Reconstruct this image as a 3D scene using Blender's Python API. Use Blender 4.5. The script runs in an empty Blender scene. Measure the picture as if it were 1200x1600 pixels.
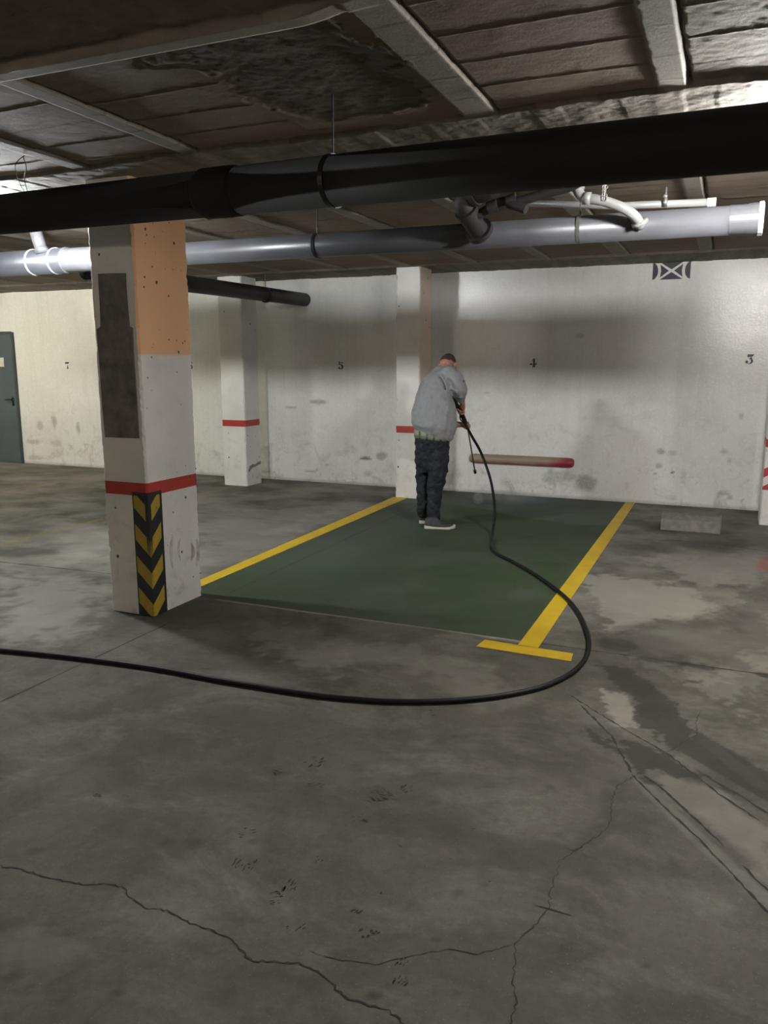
import bpy, bmesh, math, random
import numpy as np
from mathutils import Vector, Matrix
random.seed(7)
C = bpy.context.scene.collection
# ---------------------------------------------------------------- camera, exposure, world
H, FPX = 1.55, 1245.0
PITCH, YAW = math.atan(234/1245.0), math.radians(23.1)
cam_d = bpy.data.cameras.new('camera'); cam = bpy.data.objects.new('camera', cam_d); C.objects.link(cam)
cam.location = (0, 0, H); cam.rotation_euler = (math.pi/2-PITCH, 0, YAW)
cam_d.sensor_fit = 'VERTICAL'; cam_d.sensor_height = 24.0; cam_d.lens = 24.0*FPX/1600.0; cam_d.clip_start = .05
sc = bpy.context.scene; sc.camera = cam
vs = sc.view_settings; vs.view_transform = 'Standard'; vs.look = 'None'; vs.gamma = 1; vs.use_curve_mapping = False
vs.exposure = 2.08
world = bpy.data.worlds.new('world'); sc.world = world; world.use_nodes = True
world.node_tree.nodes['Background'].inputs[0].default_value = (.5, .48, .42, 1)
world.node_tree.nodes['Background'].inputs[1].default_value = 0.02
# bulkhead lamps, most under the concrete beam; last two are added unseen fill: X, Y, Z, strength, colour
LAMPS = [(-9.5, 4.18, 2.50, 200, (1.0, .95, .80)), (-4.6, 4.18, 2.50, 235, (.93, .97, 1.0)),
         (.3, 4.18, 2.50, 250, (1.0, .98, .95)), (5.2, 4.18, 2.50, 210, (1.0, .95, .98)),
         (-10.0, 6.9, 2.50, 110, (1.0, .97, .76)),
         (-6.5, -5.6, 2.42, 115, (1.0, .88, .74)), (1.0, -5.6, 2.42, 115, (1.0, .90, .78))]

A = YAW; P = PITCH
FW = Vector((-math.sin(A)*math.cos(P), math.cos(A)*math.cos(P), -math.sin(P)))
RT = Vector((math.cos(A), math.sin(A), 0))
UP = Vector((-math.sin(A)*math.sin(P), math.cos(A)*math.sin(P), math.cos(P)))
EV = Vector((-math.sin(A), math.cos(A), 0))
def ray(x, y): return FW + RT*((x-600)/FPX) - UP*((y-800)/FPX)
def fl(x, y, z=0.0):
    d = ray(x, y); t = (z-H)/d.z; return Vector((d.x*t, d.y*t, z))
def onY(x, y, Y):
    d = ray(x, y); t = Y/d.y; return Vector((d.x*t, Y, H+d.z*t))

# ---------------------------------------------------------------- helpers
def link(o, parent=None):
    C.objects.link(o)
    if parent: o.parent = parent
    return o
def tag(o, label=None, cat=None, group=None, kind=None):
    if label: o['label'] = label
    if cat: o['category'] = cat
    if group: o['group'] = group
    if kind: o['kind'] = kind
    return o
def empty(name, loc, label, cat, group=None):
    o = bpy.data.objects.new(name, None); link(o); o.location = loc
    return tag(o, label, cat, group)
def obj(name, bm, mats, parent=None, smooth=False, bevel=0):
    me = bpy.data.meshes.new(name)
    bmesh.ops.recalc_face_normals(bm, faces=bm.faces)
    if parent is not None: bmesh.ops.translate(bm, verts=bm.verts, vec=-parent.location)
    bm.to_mesh(me); bm.free()
    for m in (mats if isinstance(mats, (list, tuple)) else [mats]): me.materials.append(m)
    o = bpy.data.objects.new(name, me); link(o)
    if parent is not None: o.parent = parent
    if smooth:
        for p in me.polygons: p.use_smooth = True
    if bevel:
        b = o.modifiers.new('bevel', 'BEVEL'); b.width = bevel; b.segments = 2; b.limit_method = 'ANGLE'
    return o
def sub(name, bm, mats, parent, **k):
    """a child whose parent is itself a mesh (parent chain with zero local offset)"""
    base = parent
    off = Vector((0, 0, 0))
    while base is not None: off += base.location; base = base.parent
    class _P: location = off
    o = obj(name, bm, mats, None, **k)
    o.data.transform(Matrix.Translation(-off)); o.parent = parent
    return o
def recenter(o):
    """move a top-level mesh's origin to its own base"""
    co = [v.co for v in o.data.vertices]
    c = Vector((sum(v.x for v in co)/len(co), sum(v.y for v in co)/len(co), min(v.z for v in co)))
    o.data.transform(Matrix.Translation(-c)); o.location = c
    return o
def box(bm, x0, x1, y0, y1, z0, z1, mi=0):
    r = bmesh.ops.create_cube(bm, size=1)
    for v in r['verts']: v.co = Vector(((x0+x1)/2+v.co.x*(x1-x0), (y0+y1)/2+v.co.y*(y1-y0), (z0+z1)/2+v.co.z*(z1-z0)))
    for f in {f for v in r['verts'] for f in v.link_faces}: f.material_index = mi
def frame(d, ref=None):
    d = d.normalized(); ref = ref or (Vector((0, 0, 1)) if abs(d.z) < .9 else Vector((1, 0, 0)))
    a = d.cross(ref).normalized(); return a, a.cross(d).normalized()
def tube(bm, pts, rad, n=16, cap=True, mi=0, rnd=False):
    pts = [Vector(p) for p in pts]
    if not isinstance(rad, (list, tuple)): rad = [rad]*len(pts)
    rad = list(rad)
    if rnd:
        d0 = (pts[0]-pts[1]).normalized(); d1 = (pts[-1]-pts[-2]).normalized()
        A0 = [(pts[0]+d0*rad[0]*s, rad[0]*math.sqrt(max(0, 1-s*s))) for s in (.97, .85, .5)]
        A1 = [(pts[-1]+d1*rad[-1]*s, rad[-1]*math.sqrt(max(0, 1-s*s))) for s in (.5, .85, .97)]
        pts = [a for a, _ in A0]+pts+[a for a, _ in A1]; rad = [b for _, b in A0]+rad+[b for _, b in A1]
    rings = []; a = None
    for i, p in enumerate(pts):
        d = (pts[min(i+1, len(pts)-1)]-pts[max(i-1, 0)]).normalized()
        if a is None: a, b = frame(d)
        else:
            a = (a-d*a.dot(d)).normalized(); b = a.cross(d).normalized()
        rings.append([bm.verts.new(p+(a*math.cos(t)+b*math.sin(t))*rad[i]) for t in [2*math.pi*k/n for k in range(n)]])
    for r0, r1 in zip(rings, rings[1:]):
        for k in range(n):
            f = bm.faces.new((r0[k], r0[(k+1) % n], r1[(k+1) % n], r1[k])); f.material_index = mi
    if cap:
        for r in (rings[0], rings[-1]): bm.faces.new(r).material_index = mi
def spline(pts, n=8):
    pts = [Vector(p) for p in pts]; out = []
    for i in range(len(pts)-1):
        p0 = pts[max(i-1, 0)]; p1 = pts[i]; p2 = pts[i+1]; p3 = pts[min(i+2, len(pts)-1)]
        for k in range(n):
            t = k/n
            out.append(.5*((2*p1)+(p2-p0)*t+(2*p0-5*p1+4*p2-p3)*t*t+(3*p1-p0-3*p2+p3)*t**3))
    out.append(pts[-1]); return out
def loft(bm, rings, mi=0):
    R = [[bm.verts.new(p) for p in r] for r in rings]; n = len(R[0])
    for r0, r1 in zip(R, R[1:]):
        for k in range(n): bm.faces.new((r0[k], r0[(k+1) % n], r1[(k+1) % n], r1[k])).material_index = mi
    for r in (R[0], R[-1]): bm.faces.new(r).material_index = mi
def ellipsoid(bm, M, n=24, m=16):
    r = bmesh.ops.create_uvsphere(bm, u_segments=n, v_segments=m, radius=1)
    for v in r['verts']: v.co = M @ v.co
    return r['verts']
def poly(bm, pts, thick, axis):
    """extruded polygon: pts world points, extruded by vector axis*thick"""
    a = [bm.verts.new(p) for p in pts]; b = [bm.verts.new(Vector(p)+Vector(axis)*thick) for p in pts]
    bm.faces.new(a); bm.faces.new(b[::-1]); n = len(a)
    for k in range(n): bm.faces.new((a[k], a[(k+1) % n], b[(k+1) % n], b[k]))

# ---------------------------------------------------------------- material helpers
class NT:
    def __init__(s, name):
        s.m = bpy.data.materials.new(name); s.m.use_nodes = True; s.t = s.m.node_tree
        s.b = s.t.nodes['Principled BSDF']; s.co = None
    def n(s, typ, **k):
        x = s.t.nodes.new(typ)
        for a, v in k.items(): setattr(x, a, v)
        return x
    def put(s, inp, v):
        if v is None: return
        if hasattr(v, 'is_output') or isinstance(v, bpy.types.NodeSocket): s.t.links.new(v, inp)
        elif isinstance(v, (tuple, list)) and len(v) == 3 and inp.type == 'RGBA': inp.default_value = (*v, 1)
        else: inp.default_value = v
    def coord(s):
        if not s.co: s.co = s.n('ShaderNodeTexCoord')
        return s.co.outputs['Object']
    def noise(s, scale, detail=6, rough=.6, vec=None, dist=0):
        x = s.n('ShaderNodeTexNoise'); x.inputs['Scale'].default_value = scale; x.inputs['Detail'].default_value = detail
        x.inputs['Roughness'].default_value = rough; x.inputs['Distortion'].default_value = dist
        s.put(x.inputs['Vector'], vec or s.coord()); return x.outputs['Fac']
    def scale(s, v):
        x = s.n('ShaderNodeMapping'); s.put(x.inputs['Vector'], s.coord()); x.inputs['Scale'].default_value = v; return x.outputs[0]
    def math(s, op, a, b=None, c=None, clamp=False):
        x = s.n('ShaderNodeMath', operation=op, use_clamp=clamp); s.put(x.inputs[0], a); s.put(x.inputs[1], b)
        if c is not None: s.put(x.inputs[2], c)
        return x.outputs[0]
    def ramp(s, v, lo, hi, a=0.0, b=1.0):
        x = s.n('ShaderNodeMapRange'); s.put(x.inputs[0], v)
        for i, q in zip((1, 2, 3, 4), (lo, hi, a, b)): x.inputs[i].default_value = q
        return x.outputs[0]
    def mix(s, f, a, b, mode='MIX'):
        x = s.n('ShaderNodeMix', data_type='RGBA', blend_type=mode); s.put(x.inputs[0], f); s.put(x.inputs[6], a); s.put(x.inputs[7], b)
        return x.outputs[2]
    def sep(s, v):
        x = s.n('ShaderNodeSeparateXYZ'); s.put(x.inputs[0], v); return x.outputs
    def attr(s, name): return s.n('ShaderNodeAttribute', attribute_name=name).outputs['Fac']
    def out(s, col=None, rough=.6, bump=None, bs=.3, bd=.01, metal=None, spec=None):
        s.put(s.b.inputs['Base Color'], col); s.put(s.b.inputs['Roughness'], rough)
        if metal is not None: s.put(s.b.inputs['Metallic'], metal)
        if spec is not None: s.put(s.b.inputs['Specular IOR Level'], spec)
        if bump is not None:
            x = s.n('ShaderNodeBump'); x.inputs['Strength'].default_value = bs; x.inputs['Distance'].default_value = bd
            s.put(x.inputs['Height'], bump); s.t.links.new(x.outputs[0], s.b.inputs['Normal'])
        return s.m
def simple(name, col, rough=.5, var=.15, sc_=12, bump=.1, metal=0, spec=None, bd=.004):
    m = NT(name); f = m.noise(sc_)
    c = m.mix(m.ramp(f, .35, .65), tuple(v*(1-var) for v in col), tuple(min(1, v*(1+var)) for v in col))
    return m.out(c, rough, m.noise(sc_*6), bump, bd, metal, spec)

def mat_floor():
    m = NT('stained_concrete')
    big = m.noise(.55, 5, .6); med = m.noise(2.6, 9, .74, dist=.3); fine = m.noise(30, 8, .8); sp = m.noise(150, 2, .5)
    streak = m.noise(1.0, 8, .7, m.scale((1.3, 2.0, 1)), dist=.5)
    c = m.mix(m.ramp(big, .35, .65), (.094, .087, .071), (.138, .129, .107))
    c = m.mix(m.ramp(med, .44, .60, 0, .62), c, (.056, .053, .044))
    c = m.mix(m.ramp(streak, .50, .68, 0, .55), c, (.235, .225, .20))
    c = m.mix(m.ramp(fine, .3, .75, 0, .55), c, (.052, .049, .042))
    c = m.mix(m.ramp(sp, .67, .72, 0, .5), c, (.22, .21, .19))
    c = m.mix(m.math('MULTIPLY', m.attr('pale'), .85), c, (.285, .268, .235))
    g = m.mix(m.ramp(med, .35, .7), (.030, .057, .024), (.068, .084, .054))
    g = m.mix(m.ramp(m.noise(5, 8, .75, dist=1.5), .60, .78, 0, .5), g, (.11, .125, .105))
    g = m.mix(m.ramp(big, .4, .62, 0, .5), g, (.043, .048, .038))
    g = m.mix(m.ramp(sp, .69, .73, 0, .6), g, (.25, .25, .22))
    gm = m.math('MULTIPLY', m.attr('green'), m.ramp(fine, .18, .34, .6, 1))
    c = m.mix(gm, c, g)
    c = m.mix(m.math('MULTIPLY', m.attr('film'), .7), c, (.100, .110, .102))
    yl = m.math('MULTIPLY', m.attr('oldyellow'), m.ramp(m.noise(14, 6, .7), .40, .58, .0, .5))
    c = m.mix(yl, c, (.26, .21, .04))
    c = m.mix(m.math('MULTIPLY', m.attr('red'), .5), c, (.30, .05, .05))
    c = m.mix(m.math('MULTIPLY', m.attr('wet'), .88), c, (.036, .034, .028))
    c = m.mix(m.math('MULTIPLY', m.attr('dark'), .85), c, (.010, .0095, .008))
    r = m.math('SUBTRACT', m.ramp(med, .3, .7, .62, .80), m.math('MULTIPLY', m.attr('wet'), .08))
    h = m.math('ADD', m.math('MULTIPLY', fine, .5), m.math('MULTIPLY', med, .6))
    return m.out(c, r, h, .3, .008, spec=.12)
def mat_crack(): return simple('crack', (.022, .020, .016), .9)
def mat_ceiling():
    m = NT('soffit_plaster')
    big = m.noise(1.1, 6, .65, dist=.5); fine = m.noise(26, 8, .75); st = m.noise(2.0, 7, .7, m.scale((.8, 3, 1)), dist=.8)
    c = m.mix(m.ramp(big, .3, .7), (.165, .118, .084), (.245, .190, .145))
    c = m.mix(m.ramp(st, .5, .75, 0, .5), c, (.10, .070, .052))
    c = m.mix(m.math('MULTIPLY', m.attr('board'), 1.0), c, m.mix(m.ramp(m.noise(1.5, 8, .7, m.scale((6, .8, 1)), dist=.3), .35, .7), (.125, .105, .082), (.25, .23, .195)))
    c = m.mix(m.math('MULTIPLY', m.attr('rough'), .8), c, m.mix(m.ramp(m.noise(9, 8, .75), .35, .7), (.13, .12, .09), (.28, .26, .21)))
    c = m.mix(m.math('MULTIPLY', m.attr('joist'), .9), c, m.mix(m.ramp(fine, .3, .7), (.22, .20, .17), (.29, .27, .235)))
    c = m.mix(m.math('MULTIPLY', m.attr('peel'), .85), c, m.mix(m.ramp(st, .4, .7), (.045, .034, .024), (.125, .095, .070)))
    c = m.mix(m.math('MULTIPLY', m.attr('dark_marks'), .75), c, (.035, .028, .02))
    return m.out(c, .85, m.math('ADD', fine, m.math('MULTIPLY', m.noise(90, 4, .7), .5)), .35, .006)
def mat_wall():
    m = NT('painted_wall'); big = m.noise(.8, 5, .6); med = m.noise(3.5, 8, .7, dist=.8); fine = m.noise(40, 6, .7)
    z = m.sep(m.coord())[2]; x = m.sep(m.coord())[0]
    c = m.mix(m.ramp(big, .35, .65), (.66, .655, .625), (.76, .755, .725))
    c = m.mix(m.math('MULTIPLY', m.ramp(med, .52, .74), m.ramp(z, 0.0, 1.35, .75, .08)), c, (.30, .28, .25))
    c = m.mix(m.math('MULTIPLY', m.ramp(m.noise(7, 7, .75, dist=1), .58, .74), m.ramp(z, 0, .75, .9, 0)), c, (.20, .19, .17))
    run = m.noise(1, 5, .6, m.scale((14, 1, .7)))
    c = m.mix(m.ramp(run, .5, .75, 0, .15), c, (.42, .37, .28))
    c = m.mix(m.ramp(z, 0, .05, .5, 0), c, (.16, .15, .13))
    c = m.mix(m.math('MULTIPLY', m.attr('smudge'), m.ramp(fine, .25, .6, .5, 1)), c, (.10, .09, .075))
    h = m.math('ADD', m.noise(55, 3, .6), m.math('MULTIPLY', m.noise(16, 3, .5), .8))
    rg = m.ramp(m.noise(48, 4, .7), .42, .62, .16, .34)
    return m.out(c, rg, h, .30, .005, spec=.5)
def mat_column(name, band=(.755, .832), orange=None, pits=1.0, warm=False):
    m = NT(name); co = m.coord(); s = m.sep(co); z = s[2]
    big = m.noise(1.7, 5, .6); med = m.noise(6, 8, .7, dist=.6)
    c = m.mix(m.ramp(big, .35, .65), (.62, .60, .56), (.74, .725, .685))
    c = m.mix(m.math('MULTIPLY', m.ramp(med, .54, .72), m.ramp(z, 0, 1.0, .6, .12)), c, (.26, .24, .20))
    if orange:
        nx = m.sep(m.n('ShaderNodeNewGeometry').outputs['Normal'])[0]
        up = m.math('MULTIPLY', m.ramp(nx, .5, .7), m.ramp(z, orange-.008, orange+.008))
        c = m.mix(m.math('MULTIPLY', up, .9 if not warm else .30), c, (.76, .40, .19))  # upper part of the right-hand side mixed towards orange
    inb = m.math('MULTIPLY', m.ramp(m.math('ADD', z, m.math('MULTIPLY', m.noise(60), .004)), band[0], band[0]+.002), m.ramp(z, band[1]+.002, band[1]))
    c = m.mix(inb, c, m.mix(m.ramp(med, .4, .7), (.42, .035, .022), (.32, .028, .02)))
    v = m.n('ShaderNodeTexVoronoi'); v.inputs['Scale'].default_value = 16
    m.put(v.inputs['Vector'], m.scale((1, 1, .9)))
    sel = m.math('GREATER_THAN', m.sep(v.outputs['Color'])[0], .80)
    thr = m.math('MULTIPLY', m.sep(v.outputs['Color'])[1], .17)
    dist = m.math('ADD', v.outputs['Distance'], m.ramp(m.noise(120, 3), .3, .7, -.03, .03))
    pit = m.math('MULTIPLY', m.math('MULTIPLY', m.math('LESS_THAN', dist, thr), sel), pits)
    c = m.mix(pit, c, (.07, .055, .04))
    h = m.math('SUBTRACT', m.math('MULTIPLY', m.noise(45, 4), .4), pit)
    return m.out(c, .42, h, .45, .006)
def mat_chevron():
    m = NT('chevron_rubber'); s = m.sep(m.coord())
    # object origin is the column corner at the floor: x runs left (negative), y runs back (positive)
    d = m.math('MAXIMUM', m.math('MULTIPLY', s[0], -1), s[1])
    f = m.math('FRACT', m.math('DIVIDE', m.math('ADD', m.math('SUBTRACT', s[2], m.math('MULTIPLY', d, .95)), 2.012), .2))
    msk = m.math('MULTIPLY', m.math('LESS_THAN', f, .5), m.math('LESS_THAN', d, .098))
    msk = m.math('MULTIPLY', msk, m.math('LESS_THAN', s[2], .755))
    msk = m.math('MULTIPLY', msk, m.ramp(m.noise(25, 6, .7), .30, .36))
    wear = m.math('MULTIPLY', m.math('LESS_THAN', d, .014), m.ramp(s[2], .35, .5))
    msk = m.math('MULTIPLY', msk, m.math('SUBTRACT', 1, wear))
    c = m.mix(msk, (.010, .010, .012), m.mix(m.ramp(m.noise(9), .35, .65), (.40, .28, .02), (.33, .23, .025)))
    return m.out(c, .5, m.noise(60), .2, .003)
def mat_yellow():
    m = NT('yellow_road_paint'); f = m.noise(30, 8, .75); b = m.noise(3, 5, .6)
    c = m.mix(m.ramp(b, .35, .65), (.58, .40, .006), (.48, .33, .008))
    c = m.mix(m.ramp(f, .60, .72, 0, .6), c, (.18, .14, .05))
    return m.out(c, .55, f, .2, .003)
def mat_bumper():
    m = NT('worn_bumper_paint'); s = m.sep(m.coord())
    e = m.math('ADD', s[0], m.math('ADD', m.ramp(m.noise(6, 6, .7), .3, .7, -.10, .10), m.math('MULTIPLY', s[2], -3.0)))
    low = m.math('MULTIPLY', m.ramp(m.math('ADD', s[2], m.ramp(m.noise(9), .3, .7, -.01, .01)), .020, .035, 1, 0), .75)
    r = m.math('MAXIMUM', m.ramp(e, .10, .34), low)
    c = m.mix(r, (.27, .21, .15), (.30, .03, .04))
    c = m.mix(m.ramp(m.noise(40, 6, .7), .62, .7, 0, .5), c, (.2, .16, .13))
    return m.out(c, .45, m.noise(50), .2, .003)
def mat_checks():
    m = NT('checked_cotton'); s = m.sep(m.coord())
    a = m.math('GREATER_THAN', m.math('FRACT', m.math('MULTIPLY', m.math('ADD', s[0], m.math('MULTIPLY', s[1], .5)), 14)), .72)
    b = m.math('GREATER_THAN', m.math('FRACT', m.math('MULTIPLY', s[2], 17)), .7)
    c = m.mix(a, (.24, .25, .18), (.07, .09, .075)); c = m.mix(m.math('MULTIPLY', b, .5), c, (.14, .17, .13))
    return m.out(c, .9)
def mat_pipe(name, col, rough=.35):
    m = NT(name); f = m.noise(3, 6, .6); g = m.noise(30, 6, .7)
    c = m.mix(m.ramp(f, .3, .7), tuple(v*.8 for v in col), tuple(v*1.15 for v in col))
    c = m.mix(m.ramp(g, .6, .75, 0, .3), c, tuple(v*1.6+.02 for v in col))
    return m.out(c, m.ramp(f, .3, .7, rough, rough+.15), g, .06, .002)

FLOOR = mat_floor(); CRACK = mat_crack(); CEIL = mat_ceiling(); WALL = mat_wall()
PIPE_BLACK = mat_pipe('black_pipe', (.004, .0038, .004), .7); PIPE_GREY = mat_pipe('grey_pvc', (.080, .082, .092), .3)
PIPE_DARK = mat_pipe('dark_grey_pvc', (.024, .023, .024), .5); PIPE_LIGHT = mat_pipe('light_grey_pvc', (.24, .24, .235), .3)
PIPE_PALE = mat_pipe('pale_grey_pvc', (.15, .15, .155), .35)
RUBBER = simple('black_rubber', (.005, .005, .006), .55, .2, 8, .05, spec=.25); STEEL = simple('galvanised_steel', (.45, .45, .44), .35, .2, 30, .05, .8)
DARKMETAL = simple('dark_metal', (.03, .03, .032), .4, .2, 20, .05, .5); BLACKPAINT = simple('black_stencil_paint', (.020, .022, .035), .45, .2, 25, .1)
YEL = mat_yellow(); WHITEPL = simple('white_plastic', (.62, .62, .60), .3, .05, 10, .05)

# ---------------------------------------------------------------- numpy noise
def vnoise(X, Y, s, seed=0, octaves=1):
    tot = 0; amp = 1; nrm = 0
    for o in range(octaves):
        rs = np.random.RandomState(seed+o*17); G = rs.rand(257, 257)
        x = X*s*(2**o)+100.3; y = Y*s*(2**o)+57.7
        xi = np.floor(x).astype(int); yi = np.floor(y).astype(int); fx = x-xi; fy = y-yi
        fx = fx*fx*(3-2*fx); fy = fy*fy*(3-2*fy); xi %= 256; yi %= 256
        v = (G[xi, yi]*(1-fx)+G[xi+1, yi]*fx)*(1-fy)+(G[xi, yi+1]*(1-fx)+G[xi+1, yi+1]*fx)*fy
        tot = tot+amp*v; nrm += amp; amp *= .55
    return tot/nrm
def ss(a, b, v):
    t = np.clip((v-a)/(b-a), 0, 1); return t*t*(3-2*t)
def inpoly(X, Y, pts):
    r = np.zeros(X.shape, bool); n = len(pts)
    for i in range(n):
        x0, y0 = pts[i]; x1, y1 = pts[(i+1) % n]
        c = ((y0 > Y) != (y1 > Y)) & (X < (x1-x0)*(Y-y0)/((y1-y0) if y1 != y0 else 1e-9)+x0); r ^= c
    return r
def polydist(X, Y, pts, closed=False):
    d = np.full(X.shape, 1e9); q = list(pts)+([pts[0]] if closed else [])
    for (x0, y0), (x1, y1) in zip(q, q[1:]):
        dx, dy = x1-x0, y1-y0; L = dx*dx+dy*dy+1e-12
        t = np.clip(((X-x0)*dx+(Y-y0)*dy)/L, 0, 1); d = np.minimum(d, np.hypot(X-x0-t*dx, Y-y0-t*dy))
    return d
def gridmesh(name, xs, ys, zf, attrs, mats, extra=None):
    """extra: list of (verts(list of 3-vectors), quads) appended with material 1"""
    X, Y = np.meshgrid(xs, ys); nx, ny = len(xs), len(ys); Z = zf(X, Y)
    V = np.stack([X, Y, Z], -1).reshape(-1, 3); idx = np.arange(nx*ny).reshape(ny, nx)
    Q = np.stack([idx[:-1, :-1], idx[:-1, 1:], idx[1:, 1:], idx[1:, :-1]], -1).reshape(-1, 4)
    n0 = len(V); q0 = len(Q)
    if extra:
        ev = []; eq = []
        for vv, qq in extra:
            b = n0+len(ev); ev += [tuple(v) for v in vv]; eq += [[b+i for i in q] for q in qq]
        V = np.concatenate([V, np.array(ev)]); Q = np.concatenate([Q, np.array(eq)])
    me = bpy.data.meshes.new(name); me.vertices.add(len(V)); me.vertices.foreach_set('co', V.astype(np.float32).ravel())
    me.loops.add(Q.size); me.loops.foreach_set('vertex_index', Q.astype(np.int32).ravel())
    me.polygons.add(len(Q)); me.polygons.foreach_set('loop_start', np.arange(0, Q.size, 4, dtype=np.int32))
    mi = np.zeros(len(Q), np.int32); mi[q0:] = 1; me.polygons.foreach_set('material_index', mi)
    me.polygons.foreach_set('use_smooth', np.ones(len(Q), bool))
    me.update(calc_edges=True)
    for k, a in attrs(X, Y).items():
        at = me.attributes.new(k, 'FLOAT', 'POINT'); w = np.zeros(len(V), np.float32); w[:n0] = a.ravel(); at.data.foreach_set('value', w)
    for m in mats: me.materials.append(m)
    o = bpy.data.objects.new(name, me); link(o); return o
def fx2(pts): return [tuple(fl(x, y))[:2] for x, y in pts]

# ---------------------------------------------------------------- floor
X0, X1, Y0, YW, ZC = -14.0, 9.0, -6.0, 9.2, 2.60
def ribbon(pts, w, jit=.004, seg=.02, z=.0012, wj=.6):
    rnd = random.Random(len(pts)*31+int(pts[0][0]*7)); P2 = []
    for (x0, y0), (x1, y1) in zip(pts, pts[1:]):
        n = max(1, int(math.hypot(x1-x0, y1-y0)/seg))
        for k in range(n): P2.append((x0+(x1-x0)*k/n+rnd.uniform(-jit, jit), y0+(y1-y0)*k/n+rnd.uniform(-jit, jit)))
    P2.append(pts[-1]); vv = []; qq = []
    for i, (x, y) in enumerate(P2):
        a = P2[max(0, i-1)]; b = P2[min(len(P2)-1, i+1)]; d = Vector((b[0]-a[0], b[1]-a[1])); d.normalize()
        ww = w*(1+rnd.uniform(-wj, wj))*.5
        if i in (0, len(P2)-1): ww *= .3
        vv += [(x-d.y*ww, y+d.x*ww, z), (x+d.y*ww, y-d.x*ww, z)]
        if i: qq.append([2*i-2, 2*i-1, 2*i+1, 2*i])
    return vv, qq
crackL = [(-40, 1345), (0, 1354), (23, 1357), (50, 1364), (93, 1376), (128, 1383), (170, 1380), (190, 1387), (205, 1402), (229, 1421), (250, 1420), (277, 1430), (295, 1443), (322, 1451), (345, 1460), (368, 1474), (382, 1490), (396, 1502), (442, 1504), (471, 1506), (496, 1519), (517, 1537), (540, 1560), (571, 1569), (608, 1579), (629, 1598), (660, 1640)]
crackM = [(483, 1487), (525, 1500), (558, 1502), (592, 1508), (621, 1498), (654, 1492), (700, 1483), (742, 1492), (800, 1477)]
crackR = [(1000, 1206), (991, 1214), (965, 1227), (957, 1247), (953, 1292), (931, 1307), (899, 1330), (873, 1345), (869, 1367), (862, 1390), (856, 1420), (826, 1454), (806, 1474), (804, 1506), (800, 1536), (808, 1560), (798, 1595), (790, 1640)]
extras = [ribbon(fx2(crackL), .0042, .0050, .012), ribbon(fx2(crackM), .0020, .004, .012), ribbon(fx2(crackR), .0030, .0055, .014),
          ribbon(fx2([(834, 1414), (856, 1420), (894, 1431)]), .004, .001), ribbon(fx2([(915, 1317), (899, 1330), (880, 1324)]), .003, .002),
          ribbon(fx2([(690, 861), (760, 850), (840, 836), (880, 828)]), .008, .008),
          ribbon(fx2([(1040, 1176), (1062, 1165), (1090, 1146), (1087, 1130), (1095, 1112)]), .004, .006),
          ribbon([(-3.0, .2), (-3.0, 2.5), (-3.003, 3.8)], .009, .001, .06), ribbon([(-3.03, 4.33), (-3.035, 7.1), (-3.05, 8.4)], .007, .001, .06),
          ribbon([(-.96, 4.258), (-.1, 4.252), (.29, 4.249), (3.0, 4.24)], .010, .002, .05),
          ribbon([(-9, 4.40), (-5.19, 4.432), (-4.12, 4.49), (-3.5, 4.50)], .012, .002, .06),
          ribbon([(-12, 6.98), (-7.2, 6.917), (-6.29, 6.83), (-3.4, 6.72)], .008, .002, .06),
          ribbon([(-8.0, 4.5), (-8.1, 9.1)], .008, .002, .06),
          ribbon(fx2([(1040, 843), (1120, 850), (1200, 862)]), .010, .006)]
# tyre-track edges
trk = [([(987, 1210), (1032, 1255), (1085, 1304), (1145, 1367), (1204, 1430)], .006), ([(1006, 1212), (1030, 1228), (1055, 1251), (1100, 1292), (1130, 1322)], .0075),
       ([(1160, 1352), (1204, 1396)], .006), ([(890, 1086), (931, 1112), (980, 1142), (1040, 1176)], .006), ([(1040, 1176), (1085, 1210), (1122, 1240), (1190, 1285)], .008),
       ([(1100, 1210), (1150, 1240), (1204, 1274)], .008), ([(905, 1100), (955, 1150), (987, 1208)], .008)]
for p, w in trk: extras.append(ribbon(fx2(p), w, .003, .02, .0012, .75))
rnd = random.Random(3)
# shoe-tread prints: clusters of short dark bars
for px, py, r, nd, ang in [(492, 1190, 17, 12, .5), (437, 1207, 10, 4, -.4), (492, 1221, 20, 4, .15), (595, 1246, 22, 26, -.3), (634, 1233, 12, 8, .8), (562, 1278, 14, 5, -.4),
                               (385, 1302, 16, 7, .2), (383, 1350, 20, 16, .9), (432, 1398, 10, 8, .1), (430, 1410, 8, 4, .1), (455, 1385, 16, 12, .8), (460, 1449, 20, 4, .4), (575, 1460, 18, 6, .9),
                               (556, 1425, 8, 5, .9), (628, 1503, 10, 6, .9), (625, 1533, 16, 9, .9), (500, 1345, 12, 3, .8), (595, 1396, 3, 1, 1.5), (703, 1342, 8, 1, -.5), (625, 1322, 9, 1, -.4),
                               (740, 1295, 8, 1, -.2), (40, 1144, 3, 1, 0), (93, 1092, 3, 1, 0), (240, 1205, 3, 1, .4), (155, 1243, 7, 5, .2), (680, 1113, 12, 4, 0), (765, 1378, 6, 1, -.6)]:
    for k in range(int(nd*1.3)+(nd > 1)):
        rr = r*math.sqrt(rnd.random()) if nd > 1 else 0; th = rnd.uniform(0, 6.28)
        cx, cy = px+rr*math.cos(th), py+rr*.55*math.sin(th); L = rnd.uniform(1.2, 4.6); aa = ang+rnd.uniform(-.25, .25)
        extras.append(ribbon(fx2([(cx-L*math.cos(aa), cy+L*math.sin(aa)), (cx, cy+rnd.uniform(-.6, .6)), (cx+L*math.cos(aa), cy-L*math.sin(aa))]), rnd.uniform(.003, .0085), .0006, .006, .0011, .5))
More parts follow.
